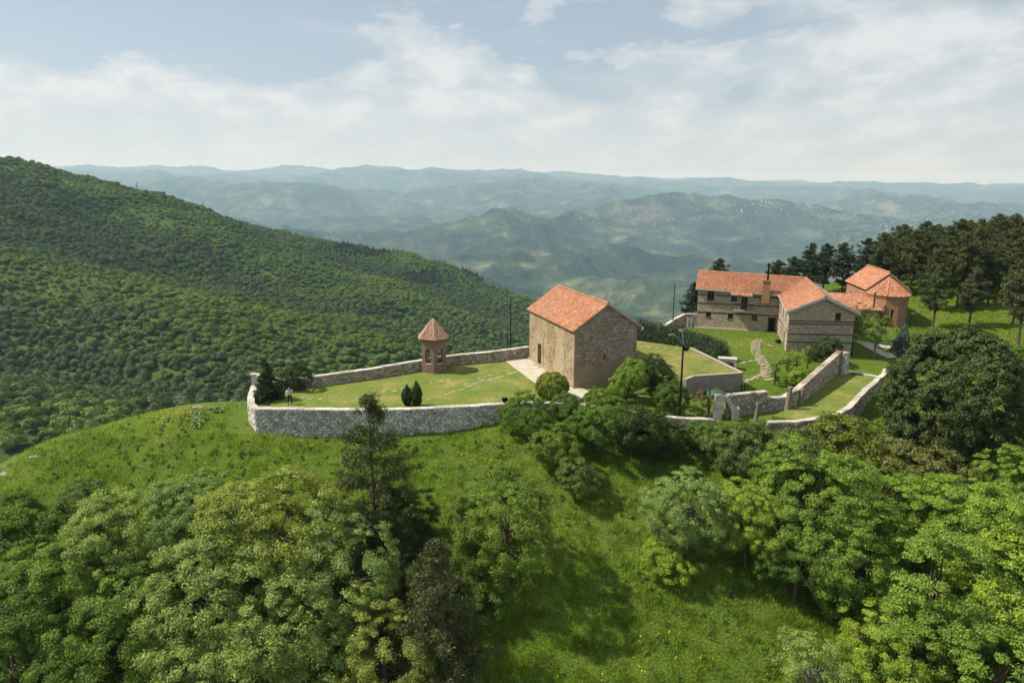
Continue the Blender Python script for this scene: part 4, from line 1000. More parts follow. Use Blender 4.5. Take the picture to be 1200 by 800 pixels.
# ------------------------------------------------------------------ buildings
def uv_attr(me, fn):
    a = me.attributes.new('wall_uv', 'FLOAT_VECTOR', 'CORNER'); vals = np.zeros((len(me.loops), 3), np.float32)
    for p in me.polygons:
        n = p.normal
        for li in p.loop_indices:
            v = me.vertices[me.loops[li].vertex_index].co; e = Vector((-n.y, n.x)); 
            if e.length < .3: e = Vector((1, 0))
            e.normalize(); vals[li] = (v.x*e.x+v.y*e.y+n.x*7, v.z, 0)
    a.data.foreach_set('vector', vals.ravel())
def wall_panel(mb, p0, p1, z0, z1, holes=(), gable=None, depth=.28, z1b=None):
    """outer sheet of a wall seen with p0 left and p1 right; holes (u0,u1,za,zb) with reveals; gable (u, z) apex"""
    e = Vector((p1[0]-p0[0], p1[1]-p0[1])); L = e.length; e.normalize(); n = Vector((e.y, -e.x))
    P = lambda u, z, d=0: (p0[0]+e.x*u-n.x*d, p0[1]+e.y*u-n.y*d, z)
    us = sorted({0, L}|{h[0] for h in holes}|{h[1] for h in holes}); zs = sorted({z0, z1}|{h[2] for h in holes}|{h[3] for h in holes})
    for a, b in zip(us, us[1:]):
        for c, d in zip(zs, zs[1:]):
            if any(h[0]-1e-6 <= a and b <= h[1]+1e-6 and h[2]-1e-6 <= c and d <= h[3]+1e-6 for h in holes): continue
            mb.add([P(a, c), P(b, c), P(b, d), P(a, d)], [(0, 1, 2, 3)])
    for a, b, c, d in holes:
        mb.add([P(a, c), P(b, c), P(b, d), P(a, d), P(a, c, depth), P(b, c, depth), P(b, d, depth), P(a, d, depth)], [(0, 4, 5, 1), (1, 5, 6, 2), (2, 6, 7, 3), (3, 7, 4, 0)])
    if gable: mb.add([P(0, z1), P(L, z1), P(gable[0], gable[1])], [(0, 1, 2)])
    elif z1b: mb.add([P(0, z1), P(L, z1), P(L, z1b)], [(0, 1, 2)])
    return P
def window(parent, p0, p1, hole, depth=.16, mat='timber', kind='window', mull=True):
    u0, u1, za, zb = hole; e = Vector((p1[0]-p0[0], p1[1]-p0[1])).normalized()
    q = lambda u: (p0[0]+e.x*u, p0[1]+e.y*u)
    mb = MB(); t = .07
    mb.obox(q(u0), q(u1), za, za+t, -depth-.05, -depth+.03); mb.obox(q(u0), q(u1), zb-t, zb, -depth-.05, -depth+.03)
    mb.obox(q(u0), q(u0+t), za+t, zb-t, -depth-.05, -depth+.03); mb.obox(q(u1-t), q(u1), za+t, zb-t, -depth-.05, -depth+.03)
    if mull: mb.obox(q((u0+u1)/2-.025), q((u0+u1)/2+.025), za+t, zb-t, -depth-.04, -depth+.02)
    fr = mb.build(kind, M[mat], parent)
    g = MB(); g.obox(q(u0+.01), q(u1-.01), za+.01, zb-.01, -depth-.09, -depth-.055); g.build('pane', M['glass'], fr)
    s = MB(); s.obox(q(u0-.08), q(u1+.08), za-.09, za-.004, -depth, .05); s.build('sill', M['timber'], fr)
    li = MB(); li.obox(q(u0-.1), q(u1+.1), zb+.004, zb+.10, -depth, .035); li.build('lintel', M['timber'], fr)
def door_leaf(parent, p0, p1, hole, mat='door', depth=.2, boards=4):
    u0, u1, za, zb = hole; e = Vector((p1[0]-p0[0], p1[1]-p0[1])).normalized(); q = lambda u: (p0[0]+e.x*u, p0[1]+e.y*u)
    mb = MB(); w = (u1-u0)/boards
    for k in range(boards): mb.obox(q(u0+k*w+.008), q(u0+(k+1)*w-.008), za, zb, -depth-.05, -depth)
    mb.obox(q(u0), q(u1), za, zb, -depth-.09, -depth-.055)
    d = mb.build('door', M[mat], parent); h = MB(); h.obox(q(u1-.2), q(u1-.12), za+.95, za+1.15, -depth+.003, -depth+.05); h.build('handle', M['iron'], d)
def roof_patch(name, a, b, c, d, parent, mat='tile', tw=.27, tl=.36, deck=True, ridge=False, thick=.10, label=None):
    """tiles laid course by course on the patch eave a-b, ridge d-c, each tile its own barrel"""
    a, b, c, d = [np.array(p, float) for p in (a, b, c, d)]
    nrm = np.cross(b-a, d-a); nrm /= np.linalg.norm(nrm)
    if nrm[2] < 0: nrm = -nrm
    g = random.Random(hash(name) % 1000 if False else 5); sl = max(np.linalg.norm(d-a), np.linalg.norm(c-b)); rows = max(2, int(sl/tl)); V = []; F = []
    prof = [(-.5, .0), (-.3, .075), (0, .105), (.3, .075), (.5, .0)]
    for r in range(rows):
        w0 = r/rows; w1 = min(1.0, (r+1.22)/rows); L0 = a+(d-a)*w0; R0 = b+(c-b)*w0; L1 = a+(d-a)*w1; R1 = b+(c-b)*w1
        ln = np.linalg.norm(R0-L0); n = max(1, round(ln/tw))
        for k in range(n):
            f0 = (k+.5)/n; p = L0+(R0-L0)*f0; q = L1+(R1-L1)*f0; e = (R0-L0)/max(ln, 1e-6); wd = ln/n*1.02; wt = np.linalg.norm(R1-L1)/n*.96
            if wt < .03: wt = .03
            j = g.uniform(-.012, .018); base = len(V)
            for (s, h) in prof: V.append(p+e*s*wd+nrm*(h*.8+.035+j)+e*0)
            for (s, h) in prof: V.append(q+e*s*wt+nrm*(h*.72+.0+j))
            for i in range(4): F.append((base+i, base+i+1, base+6+i, base+5+i))
            b2 = len(V)
            for (s, h) in prof[1:4]: V.append(p+e*s*wd*.8+nrm*(h*.35+.0+j))
            F.append((base+1, base+0, b2, b2)); F.append((base+2, base+1, b2, b2+1)); F.append((base+3, base+2, b2+1, b2+2)); F.append((base+4, base+3, b2+2, b2+2))
    me = bpy.data.meshes.new(name); me.from_pydata([tuple(v) for v in V], [], [tuple(dict.fromkeys(f)) for f in F]); me.materials.append(M[mat]); me.update()
    o = link('roof_tiles', me, parent); o['kind'] = 'stuff'
    if deck:
        vs = [a, b, c, d]; mb = MB(); mb.add([tuple(v-nrm*.005) for v in vs]+[tuple(v-nrm*thick) for v in vs], [(0, 1, 2, 3), (7, 6, 5, 4), (0, 4, 5, 1), (1, 5, 6, 2), (2, 6, 7, 3), (3, 7, 4, 0)])
        mb.build('roof_deck', M['fascia'] if deck == 'grey' else M['step'], parent)
def ridge_tiles(pairs, parent, mat='tile', r=.13):
    mb = MB(); g = random.Random(2)
    for p, q in pairs:
        p = Vector(p); q = Vector(q); L = (q-p).length; n = max(2, int(L/.42)); d = (q-p).normalized(); s = d.cross(Vector((0, 0, 1))).normalized(); up = s.cross(d)
        for k in range(n):
            a = p+d*(L*k/n-.02); b = p+d*(L*(k+1.12)/n); rr = r*g.uniform(.95, 1.08); vs = []
            for c, m_ in ((a, 1.08), (b, .9)):
                for t in range(6): an = math.pi*t/5; vs.append(c+s*math.cos(an)*rr*m_+up*(math.sin(an)*rr*m_*.8+.04))
            mb.add(vs, [(t, t+1, t+7, t+6) for t in range(5)]+[(5, 4, 3, 2, 1, 0)])
    o = mb.build('ridge_tiles', M[mat], parent); o['kind'] = 'stuff'
def V2(p): return np.array(p, float)
def lerp(p, q, k): return tuple(V2(p)*(1-k)+V2(q)*k)

# old church -------------------------------------------------------
def old_church():
    Nn = (6.4, 68.0); Wf = (2.1, 80.4); Ee = (13.2, 70.4); Bk = (Ee[0]+Wf[0]-Nn[0], Ee[1]+Wf[1]-Nn[1])
    root = empty('old_church', (7.6, 74, 0)); root.location = (0, 0, 0); tag(root, 'old stone church with orange tiled gable roof in the courtyard', 'church')
    ev = 6.2; rz = 8.62
    # side wall, left as seen: runs from far corner Wf (left) to near corner Nn (right)
    u0, z0 = on_plane(Wf, Nn, 630.4, 427); u1, z1 = on_plane(Wf, Nn, 634.6, 404)
    d = (u0, u1+.05, 0.02, max(z1, 2.1))
    mb = MB(); wall_panel(mb, Wf, Nn, -.5, ev, [d], depth=.5); o = mb.build('side_wall', M['church'], root); uv_attr(o.data, 0)
    door_leaf(root, Wf, Nn, d, depth=.42, mat='dark')
    mb = MB(); e = Vector((Nn[0]-Wf[0], Nn[1]-Wf[1])).normalized(); q = lambda u: (Wf[0]+e.x*u, Wf[1]+e.y*u)
    mb.obox(q(d[0]-.55), q(d[0]-.005), .02, d[3]+.9, .0, .06); mb.obox(q(d[1]+.005), q(d[1]+.6), .02, d[3]+.9, .0, .055); mb.obox(q(d[0]-.005), q(d[1]+.005), d[3]+.003, d[3]+.9, .0, .065)
    o = mb.build('door_surround', M['church'], root); uv_attr(o.data, 0)
    u2, z2 = on_plane(Wf, Nn, 660, 413); mb = MB(); mb.obox(q(u2-.9), q(u2+.4), z2-.7, z2+.7, .002, .05); o = mb.build('blocked_window', M['white'] if False else M['step'], root)
    mb = MB(); mb.obox(q(d[0]-.3), q(d[1]+.3), -.1, .1, .002, .5); mb.build('door_step', M['step'], root)
    # front wall with slit
    a, za = on_plane(Nn, Ee, 707.3, 421.6); b, zb = on_plane(Nn, Ee, 709.6, 415.4); s = (a, b, za, zb)
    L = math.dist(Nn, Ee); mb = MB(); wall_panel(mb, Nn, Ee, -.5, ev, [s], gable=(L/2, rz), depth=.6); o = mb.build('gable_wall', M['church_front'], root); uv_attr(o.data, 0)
    e2 = Vector((Ee[0]-Nn[0], Ee[1]-Nn[1])).normalized(); q2 = lambda u: (Nn[0]+e2.x*u, Nn[1]+e2.y*u)
    mb = MB(); mb.obox(q2(s[0]), q2(s[1]), s[2], s[3], -.62, -.55); mb.build('slit_window', M['dark'], root)
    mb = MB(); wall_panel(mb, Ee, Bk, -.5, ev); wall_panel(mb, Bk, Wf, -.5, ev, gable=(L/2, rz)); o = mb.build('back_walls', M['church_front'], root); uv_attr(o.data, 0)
    # rough projecting stones: the ruined patches of the front and side masonry
    g = random.Random(9); mb = MB()
    for k in range(900):
        u = g.uniform(.1, L-.1); z = g.uniform(2.7, ev+1.6)
        if z > ev+(rz-ev)*(1-abs(u-L/2)/(L/2))-.25 or vn1(u*.45, z*.5) < -.12: continue
        w = g.uniform(.18, .5); h = g.uniform(.05, .11); zz = round(z/.16)*.16
        if s[0]-w < u < s[1]+.05 and s[2]-.1 < zz < s[3]+.1: continue
        if u+w > L-.05: continue
        mb.obox(q2(u), q2(u+w), zz, zz+h, -.01, g.uniform(.02, .07))
    o = mb.build('rough_stones', M['rubble_warm'], root); o['kind'] = 'stuff'
    mb = MB(); Ls = math.dist(Wf, Nn)
    for k in range(420):
        u = g.uniform(.2, Ls-.6); z = g.uniform(.3, ev-.3)
        if vn1(u*.35+9, z*.5) < .08 or (d[0]-.9 < u < d[1]+.8 and z < d[3]+1): continue
        zz = round(z/.2)*.2; mb.obox(q(u), q(u+g.uniform(.2, .5)), zz, zz+g.uniform(.08, .15), -.01, g.uniform(.015, .05))
    o = mb.build('rough_stones', M['church'], root); uv_attr(o.data, 0); o['kind'] = 'stuff'
    # corner blocks
    mb = MB()
    for k in range(16): 
        z = k*.4; w = .55 if k % 2 else .35
        mb.obox(q(Ls-w), q(Ls+.03), z, z+.385, .002, .035); mb.obox(q2(-.03), q2(.9-w), z, z+.385, .002, .035)
    o = mb.build('corner_stones', M['church'], root); uv_attr(o.data, 0); o['kind'] = 'stuff'
    mb = MB()
    for (p, r_) in ((Wf, Nn), (Nn, Ee)): mb.obox(p, r_, -.5, .22, .003, .14)
    o = mb.build('plinth', M['church'], root); uv_attr(o.data, 0)
    mb = MB(); mb.obox(Wf, Nn, ev-.28, ev-.02, .003, .14); mb.obox(Ee, Bk, ev-.28, ev-.02, .003, .14); o = mb.build('cornice', M['church'], root); uv_attr(o.data, 0)
    def out(p, dx, dy): return (p[0]+dx, p[1]+dy)
    ax = V2(Wf)-V2(Nn); ax /= np.hypot(*ax); ac = V2(Ee)-V2(Nn); ac /= np.hypot(*ac); oh = .32; og = .22; dz = (rz-ev)/(L/2)*oh
    a1 = V2(Nn)-ac*oh-ax*og; b1 = V2(Wf)-ac*oh+ax*og; m0 = V2(lerp(Nn, Ee, .5))-ax*og; m1 = V2(lerp(Wf, Bk, .5))+ax*og; c1 = V2(Ee)+ac*oh-ax*og; d1 = V2(Bk)+ac*oh+ax*og; up = .06
    roof_patch('left', (*b1, ev-dz+up), (*a1, ev-dz+up), (*m0, rz+up), (*m1, rz+up), root); roof_patch('right', (*c1, ev-dz+up), (*d1, ev-dz+up), (*m1, rz+up), (*m0, rz+up), root)
    ridge_tiles([((*m0, rz+.12), (*m1, rz+.12))], root)
    vp = V2(Ee)+ac*.5-ax*.2; MB().box((vp[0], vp[1], ev-.35), (.16, .3, .22)).build('wall_lamp', M['white_metal'], root)
def vn1(x, y): return float(vnoise(np.array([x]), np.array([y]), 33)[0])
old_church()

# stone house ------------------------------------------------------
def stone_house():
    A = (25.2, 91.5); B = (35.1, 88.4); C = (32.8, 79.4); D = (40.2, 78.7); E = (43.3, 94.7); F_ = (28.1, 100.5)
    root = empty('stone_house', (0, 0, 0)); tag(root, 'long L shaped stone house with timber bands and orange tiled roofs', 'house')
    ev = 7.0; ew = 6.05; zg = 7.75; gnd = .6
    def rect(p, q, x0, y0, x1, y1, zmin=None):
        a, za = on_plane(p, q, x0, (y0+y1)/2); b, _ = on_plane(p, q, x1, (y0+y1)/2); _, zt = on_plane(p, q, (x0+x1)/2, y0); _, zb = on_plane(p, q, (x0+x1)/2, y1)
        return (a, b, zb if zmin is None else zmin, zt)
    gA = 1.55
    door = rect(A, B, 900.8, 373, 907.6, 394); door = (door[0], door[1], gA, door[3])
    wins = [rect(A, B, 829, 340, 837.2, 351.5), rect(A, B, 857, 341, 864, 352.5), rect(A, B, 827.3, 366, 833.2, 371.5), rect(A, B, 853, 367.5, 859, 373.5), rect(A, B, 881, 369, 887.6, 375)]
    bal = rect(A, B, 868.5, 346.5, 876, 363)
    mb = MB(); wall_panel(mb, A, B, gnd, ev, wins+[bal, door]); o = mb.build('courtyard_wall', M['house'], root); uv_attr(o.data, 0)
    for w in wins: window(root, A, B, w)
    door_leaf(root, A, B, bal); door_leaf(root, A, B, door, mat='dark', depth=.24)
    eab = Vector((B[0]-A[0], B[1]-A[1])).normalized(); q = lambda u: (A[0]+eab.x*u, A[1]+eab.y*u)
    mb = MB(); t = .14; mb.obox(q(door[0]-t), q(door[0]-.004), gA, door[3]+t, -.05, .06); mb.obox(q(door[1]+.004), q(door[1]+t), gA, door[3]+t, -.05, .06); mb.obox(q(door[0]-.004), q(door[1]+.004), door[3]+.004, door[3]+t, -.05, .06); mb.build('door_frame', M['door'], root)
    mb = MB(); mb.obox(q(bal[0]-.9), q(bal[1]+.9), bal[2]-.16, bal[2]-.03, .003, .95); b = mb.build('balcony', M['grey_timber'], root)
    mb = MB()
    for k in range(9): u = bal[0]-.85+k*(bal[1]-bal[0]+1.7)/8; mb.obox(q(u), q(u+.04), bal[2]-.027, bal[2]+.85, .88, .92)
    mb.obox(q(bal[0]-.88), q(bal[1]+.9), bal[2]+.853, bal[2]+.91, .86, .94); mb.build('railing', M['timber'], b)
    LAB = math.dist(A, B)
    for z in (3.72, 4.95, 6.1):
        segs = [(0, LAB)]
        for w in wins+[bal, door]:
            if w[2]-.12 < z < w[3]+.12:
                ns = []
                for s0, s1 in segs:
                    if w[1]+.1 <= s0 or w[0]-.1 >= s1: ns.append((s0, s1))
                    else:
                        if w[0]-.1 > s0: ns.append((s0, w[0]-.1))
                        if w[1]+.1 < s1: ns.append((w[1]+.1, s1))
                segs = ns
        for s0, s1 in segs:
            if s1-s0 > .15: MB().obox(q(s0), q(s1), z-.07, z+.07, -.02, .035).build('timber_band', M['timber'], root)
    # wing, courtyard side (B far .. C near): seen with B left
    LBC = math.dist(B, C); slots = [(LBC-2.9, LBC-2.0, 1.0, 3.1)]; sw = [(1.2, 1.9, 4.6, 5.7), (4.0, 4.7, 4.5, 5.6), (6.4, 7.1, 4.5, 5.6), (3.4, 3.9, 2.3, 3.0), (5.0, 5.4, 2.2, 3.0)]
    mb = MB(); wall_panel(mb, B, C, gnd, ew, slots+sw); o = mb.build('wing_side_wall', M['house'], root); uv_attr(o.data, 0)
    for w in sw: window(root, B, C, w)
    door_leaf(root, B, C, slots[0])
    ebc = Vector((C[0]-B[0], C[1]-B[1])).normalized(); qb = lambda u: (B[0]+ebc.x*u, B[1]+ebc.y*u)
    for s0, s1 in ((0.05, LBC-3.0), (LBC-1.9, LBC)): MB().obox(qb(s0), qb(s1), 3.45, 3.57, -.02, .03).build('timber_band', M['timber'], root)
    # gable wall
    LCD = math.dist(C, D); gw = rect(C, D, 979.2, 367.5, 985.4, 374.6)
    mb = MB(); wall_panel(mb, C, D, gnd-.8, ew, [gw], gable=(LCD/2+.1, zg)); o = mb.build('gable_wall', M['house'], root); uv_attr(o.data, 0)
    window(root, C, D, gw); ecd = Vector((D[0]-C[0], D[1]-C[1])).normalized(); qc = lambda u: (C[0]+ecd.x*u, C[1]+ecd.y*u)
    for z in (2.35, 3.3, 4.55, 5.75):
        if gw[2]-.1 < z < gw[3]+.1: z = gw[2]-.25
        MB().obox(qc(0.02), qc(LCD-.02), z-.06, z+.06, -.02, .04).build('timber_band', M['timber'], root)
    mb = MB(); wall_panel(mb, D, E, gnd-.8, ew); wall_panel(mb, E, F_, gnd-1, ew); wall_panel(mb, F_, A, gnd-1, ew+.65, gable=(math.dist(F_, A)/2, 8.7)); o = mb.build('rear_walls', M['house'], root); uv_attr(o.data, 0)
    # roofs
    def off(p, v, w=(0, 0)): return V2(p)+V2(v)+V2(w)
    nab = np.array((eab.y, -eab.x)); ea = np.array(eab); nbc = np.array((ebc.y, -ebc.x)); eb = np.array(ebc); ec = np.array(ecd); ncd = np.array((ecd.y, -ecd.x))
    oh = .45; R1 = (*(V2(lerp(A, F_, .52))-ea*.35), 8.75); R2 = (39.9, 92.2, 8.25); G = (*(V2(lerp(C, D, .515))+ncd*.35), zg+.12)
    Ae = (*(V2(A)+nab*oh-ea*.35), ev-.08); Be = (*(V2(B)+nab*oh+nbc*oh*.6), ev-.42); Be2 = (*(V2(B)+nab*oh+nbc*oh*.6), ev-.46)
    Ce = (*(V2(C)+nbc*oh+ncd*.35), ew-.05); De = (*(V2(D)-nbc*oh+ncd*.35), ew-.05); Ee_ = (*(V2(E)+np.array((.5, .3))), ew+.0); Fe = (*(V2(F_)-ea*.35-nab*oh), ev-.2)
    roof_patch('main', Ae, Be, R2, R1, root, deck='grey'); roof_patch('wingl', Be2, Ce, G, R2, root, deck='grey'); roof_patch('wingr', De, Ee_, R2, G, root, deck='grey'); roof_patch('back', Ee_, Fe, R1, R2, root, deck='grey')
    ridge_tiles([(R1, R2), (G, R2), (R2, Ee_)], root)
    # barge boards on the wing gable
    def board(p, r_, nv):
        p = Vector(p); r_ = Vector(r_); mb = MB(); n = Vector((*nv, 0))*.04; dn = Vector((0, 0, -.26)); o_ = n*1.2
        vs = [p+o_, r_+o_, r_+o_+dn, p+o_+dn, p+o_+n, r_+o_+n, r_+o_+dn+n, p+o_+dn+n]; mb.add(vs, [(0, 1, 2, 3)[::-1], (4, 5, 6, 7), (0, 1, 5, 4), (1, 2, 6, 5), (2, 3, 7, 6), (3, 0, 4, 7)]); mb.build('barge_board', M['fascia'], root)
    board(Ce, G, ncd); board(G, De, ncd)
    MB().tube([Be2, Ce], .07, 8).build('gutter', M['fascia'], root); MB().tube([tuple(V2(Ae)+np.array((0, 0, -.06))), tuple(V2(Be)+np.array((0, 0, -.06)))], .07, 8).build('gutter', M['fascia'], root)
    # little roof over the balcony
    u0 = bal[0]-1.35; u1 = bal[1]+.55; e3 = lambda u, d, z: (*(V2(q(u))+nab*d), z)
    k0 = (ev-.08)+(-.34)*(u0/LAB); k1 = (ev-.08)+(-.34)*(u1/LAB)
    roof_patch('porch', e3(u0, 1.25, k0-.38), e3(u1, 1.25, k1-.38), e3(u1, .3, k1+.04), e3(u0, .3, k0+.04), root, deck='grey')
    # chimney with flue
    cu = on_plane(A, B, 897.3, 345)[0]; c = V2(q(cu))+nab*.25; rzc = math.atan2(eab.y, eab.x)
    mb = MB(); mb.box((c[0], c[1], 6.85), (.95, .75, 2.9), rzc); o = mb.build('chimney', M['brick'], root); uv_attr(o.data, 0)
    MB().box((c[0], c[1], 8.37), (1.12, .92, .13), rzc).build('chimney_cap', M['wallbrick'], o)
    mb = MB(); mb.tube([(c[0]+.1, c[1], 8.4), (c[0]+.1, c[1], 10.35)], .13, 10); mb.lathe((c[0]+.1, c[1], 10.35), [(.13, 0), (.24, .03), (.24, .2), (.05, .32)], 10); mb.build('flue', M['iron'], o)
    mb = MB(); mb.obox(q(-.2), q(door[0]-.5), gnd, gA+.12, .004, .4); mb.build('foundation_step', M['step'], root)
    bx = V2(qb(LBC-3.6))+nbc*.5; MB().box((bx[0], bx[1], 1.5), (.5, .5, .5), .2).build('planter', M['dark'], root)
    return A, q, nab
HA = stone_house()

# brick chapel -----------------------------------------------------
def chapel():
    root = empty('brick_chapel', (0, 0, 0)); tag(root, 'red brick chapel with rounded apse and orange tiled roofs', 'chapel')
    N0 = (50.0, 95.3); N1 = (55.0, 93.9); ax = np.array((.15, .99)); B0 = tuple(V2(N0)+ax*8.6); B1 = tuple(V2(N1)+ax*8.6); ev = 6.35; rz = 8.55; g0 = -.2
    L = math.dist(N0, N1); mb = MB(); slits = [(2.0, 2.3, 3.8, 4.9), (5.6, 5.9, 3.8, 4.9)]
    wall_panel(mb, B0, N0, g0, ev, slits); wall_panel(mb, N0, N1, g0, ev, gable=(L/2, rz)); wall_panel(mb, N1, B1, g0, ev); wall_panel(mb, B1, B0, g0, ev, gable=(L/2, rz))
    o = mb.build('nave_wall', M['brick'], root); uv_attr(o.data, 0)
    for s in slits: window(root, B0, N0, s, mull=False)
    ac = V2(N1)-V2(N0); ac /= np.hypot(*ac); oh = .3; up = .06; dz = (rz-ev)/(L/2)*oh
    a1 = V2(N0)-ac*oh-ax*.2; b1 = V2(B0)-ac*oh+ax*.2; m0 = V2(lerp(N0, N1, .5))-ax*.2; m1 = V2(lerp(B0, B1, .5))+ax*.2; c1 = V2(N1)+ac*oh-ax*.2; d1 = V2(B1)+ac*oh+ax*.2
    roof_patch('nl', (*b1, ev-dz+up), (*a1, ev-dz+up), (*m0, rz+up), (*m1, rz+up), root); roof_patch('nr', (*c1, ev-dz+up), (*d1, ev-dz+up), (*m1, rz+up), (*m0, rz+up), root)
    ridge_tiles([((*m0, rz+.12), (*m1, rz+.12))], root)
    # apse: half polygon in front of the gable
    cen = V2(lerp(N0, N1, .5))-ax*.6; ra = L/2-.02; pts = []
    base = math.atan2(-ac[1], -ac[0])
    for k in range(6): an = base+math.pi*k/5; pts.append((cen[0]+ra*math.cos(an)*1.0, cen[1]+ra*math.sin(an)*1.0))
    ea = 5.75; mb = MB()
    fc = [tuple(V2(pts[0])+ax*.6)]+pts+[tuple(V2(pts[5])+ax*.6)]
    sl = {3: (.75, 1.05, 2.6, 3.9)}
    for i in range(7): wall_panel(mb, fc[i], fc[i+1], g0, ea, [sl[i]] if i in sl else [])
    o = mb.build('apse_wall', M['brick'], root); uv_attr(o.data, 0)
    window(root, fc[3], fc[4], sl[3], mull=False)
    # blind arch on the left facet
    p0, p1 = fc[2], fc[3]; e = Vector((p1[0]-p0[0], p1[1]-p0[1])).normalized(); Lf = math.dist(p0, p1); mb = MB(); qq = lambda u: (p0[0]+e.x*u, p0[1]+e.y*u)
    mb.obox(qq(.15), qq(.3), .5, 2.9, .003, .08); mb.obox(qq(Lf-.3), qq(Lf-.15), .5, 2.9, .003, .08)
    for k in range(9):
        an = math.pi*(k+.5)/9; u = Lf/2-(Lf/2-.23)*math.cos(an); mb.obox(qq(u-.09), qq(u+.09), 2.85+.75*math.sin(an), 3.0+.75*math.sin(an), .003, .08)
    mb.build('blind_arch', M['wallbrick'], root)
    top = (*(V2(lerp(N0, N1, .5))-ax*.25), 8.05); ext = [tuple(cen+(V2(p)-cen)*1.08) for p in fc]
    for i in range(7): roof_patch('ap%d' % i, (*ext[i], ea-.02), (*ext[i+1], ea-.02), top, top, root)
    ridge_tiles([((*ext[i], ea+.06), top) for i in range(1, 7)], root, r=.09)
    mb = MB()
    for i in range(7): mb.obox(fc[i], fc[i+1], ea-.26, ea-.06, .003, .11)
    o = mb.build('cornice', M['brick'], root); uv_attr(o.data, 0)
    # low side porch between house and chapel
    q0 = (45.2, 92.6); q1 = (49.9, 91.2); q2 = tuple(V2(q0)+ax*6); q3 = tuple(V2(q1)+ax*6); mb = MB()
    wall_panel(mb, q0, q1, g0, 3.9, [(.5, 1.5, .9, 3.0), (2.1, 3.1, .9, 3.0), (3.6, 4.5, .9, 3.0)]); wall_panel(mb, q2, q0, g0, 3.9); wall_panel(mb, q1, q3, g0, 3.9)
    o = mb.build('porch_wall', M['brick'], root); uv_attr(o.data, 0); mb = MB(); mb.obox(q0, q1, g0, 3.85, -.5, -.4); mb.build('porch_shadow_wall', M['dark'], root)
    s = np.array((0.1, -.3)); roof_patch('porch', (*(V2(q0)+s-ac*.3), 3.95), (*(V2(q1)+s+ac*.1), 3.95), (*(V2(q3)-ax*1.5+ac*.1), 5.45), (*(V2(q2)-ax*1.5-ac*.3), 5.45), root)
    cp = V2(q1)+ax*.6-ac*.6; MB().tube([(cp[0], cp[1], 4.2), (cp[0], cp[1], 6.3)], .11, 8).build('flue', M['door'], root)
    tp_ = (*(V2(m1)), rz+.1); mb = MB(); mb.tube([tp_, (tp_[0], tp_[1], tp_[2]+.9)], .035, 5); mb.box((tp_[0], tp_[1], tp_[2]+.6), (.45, .06, .06)); mb.build('cross', M['iron'], root)
chapel()

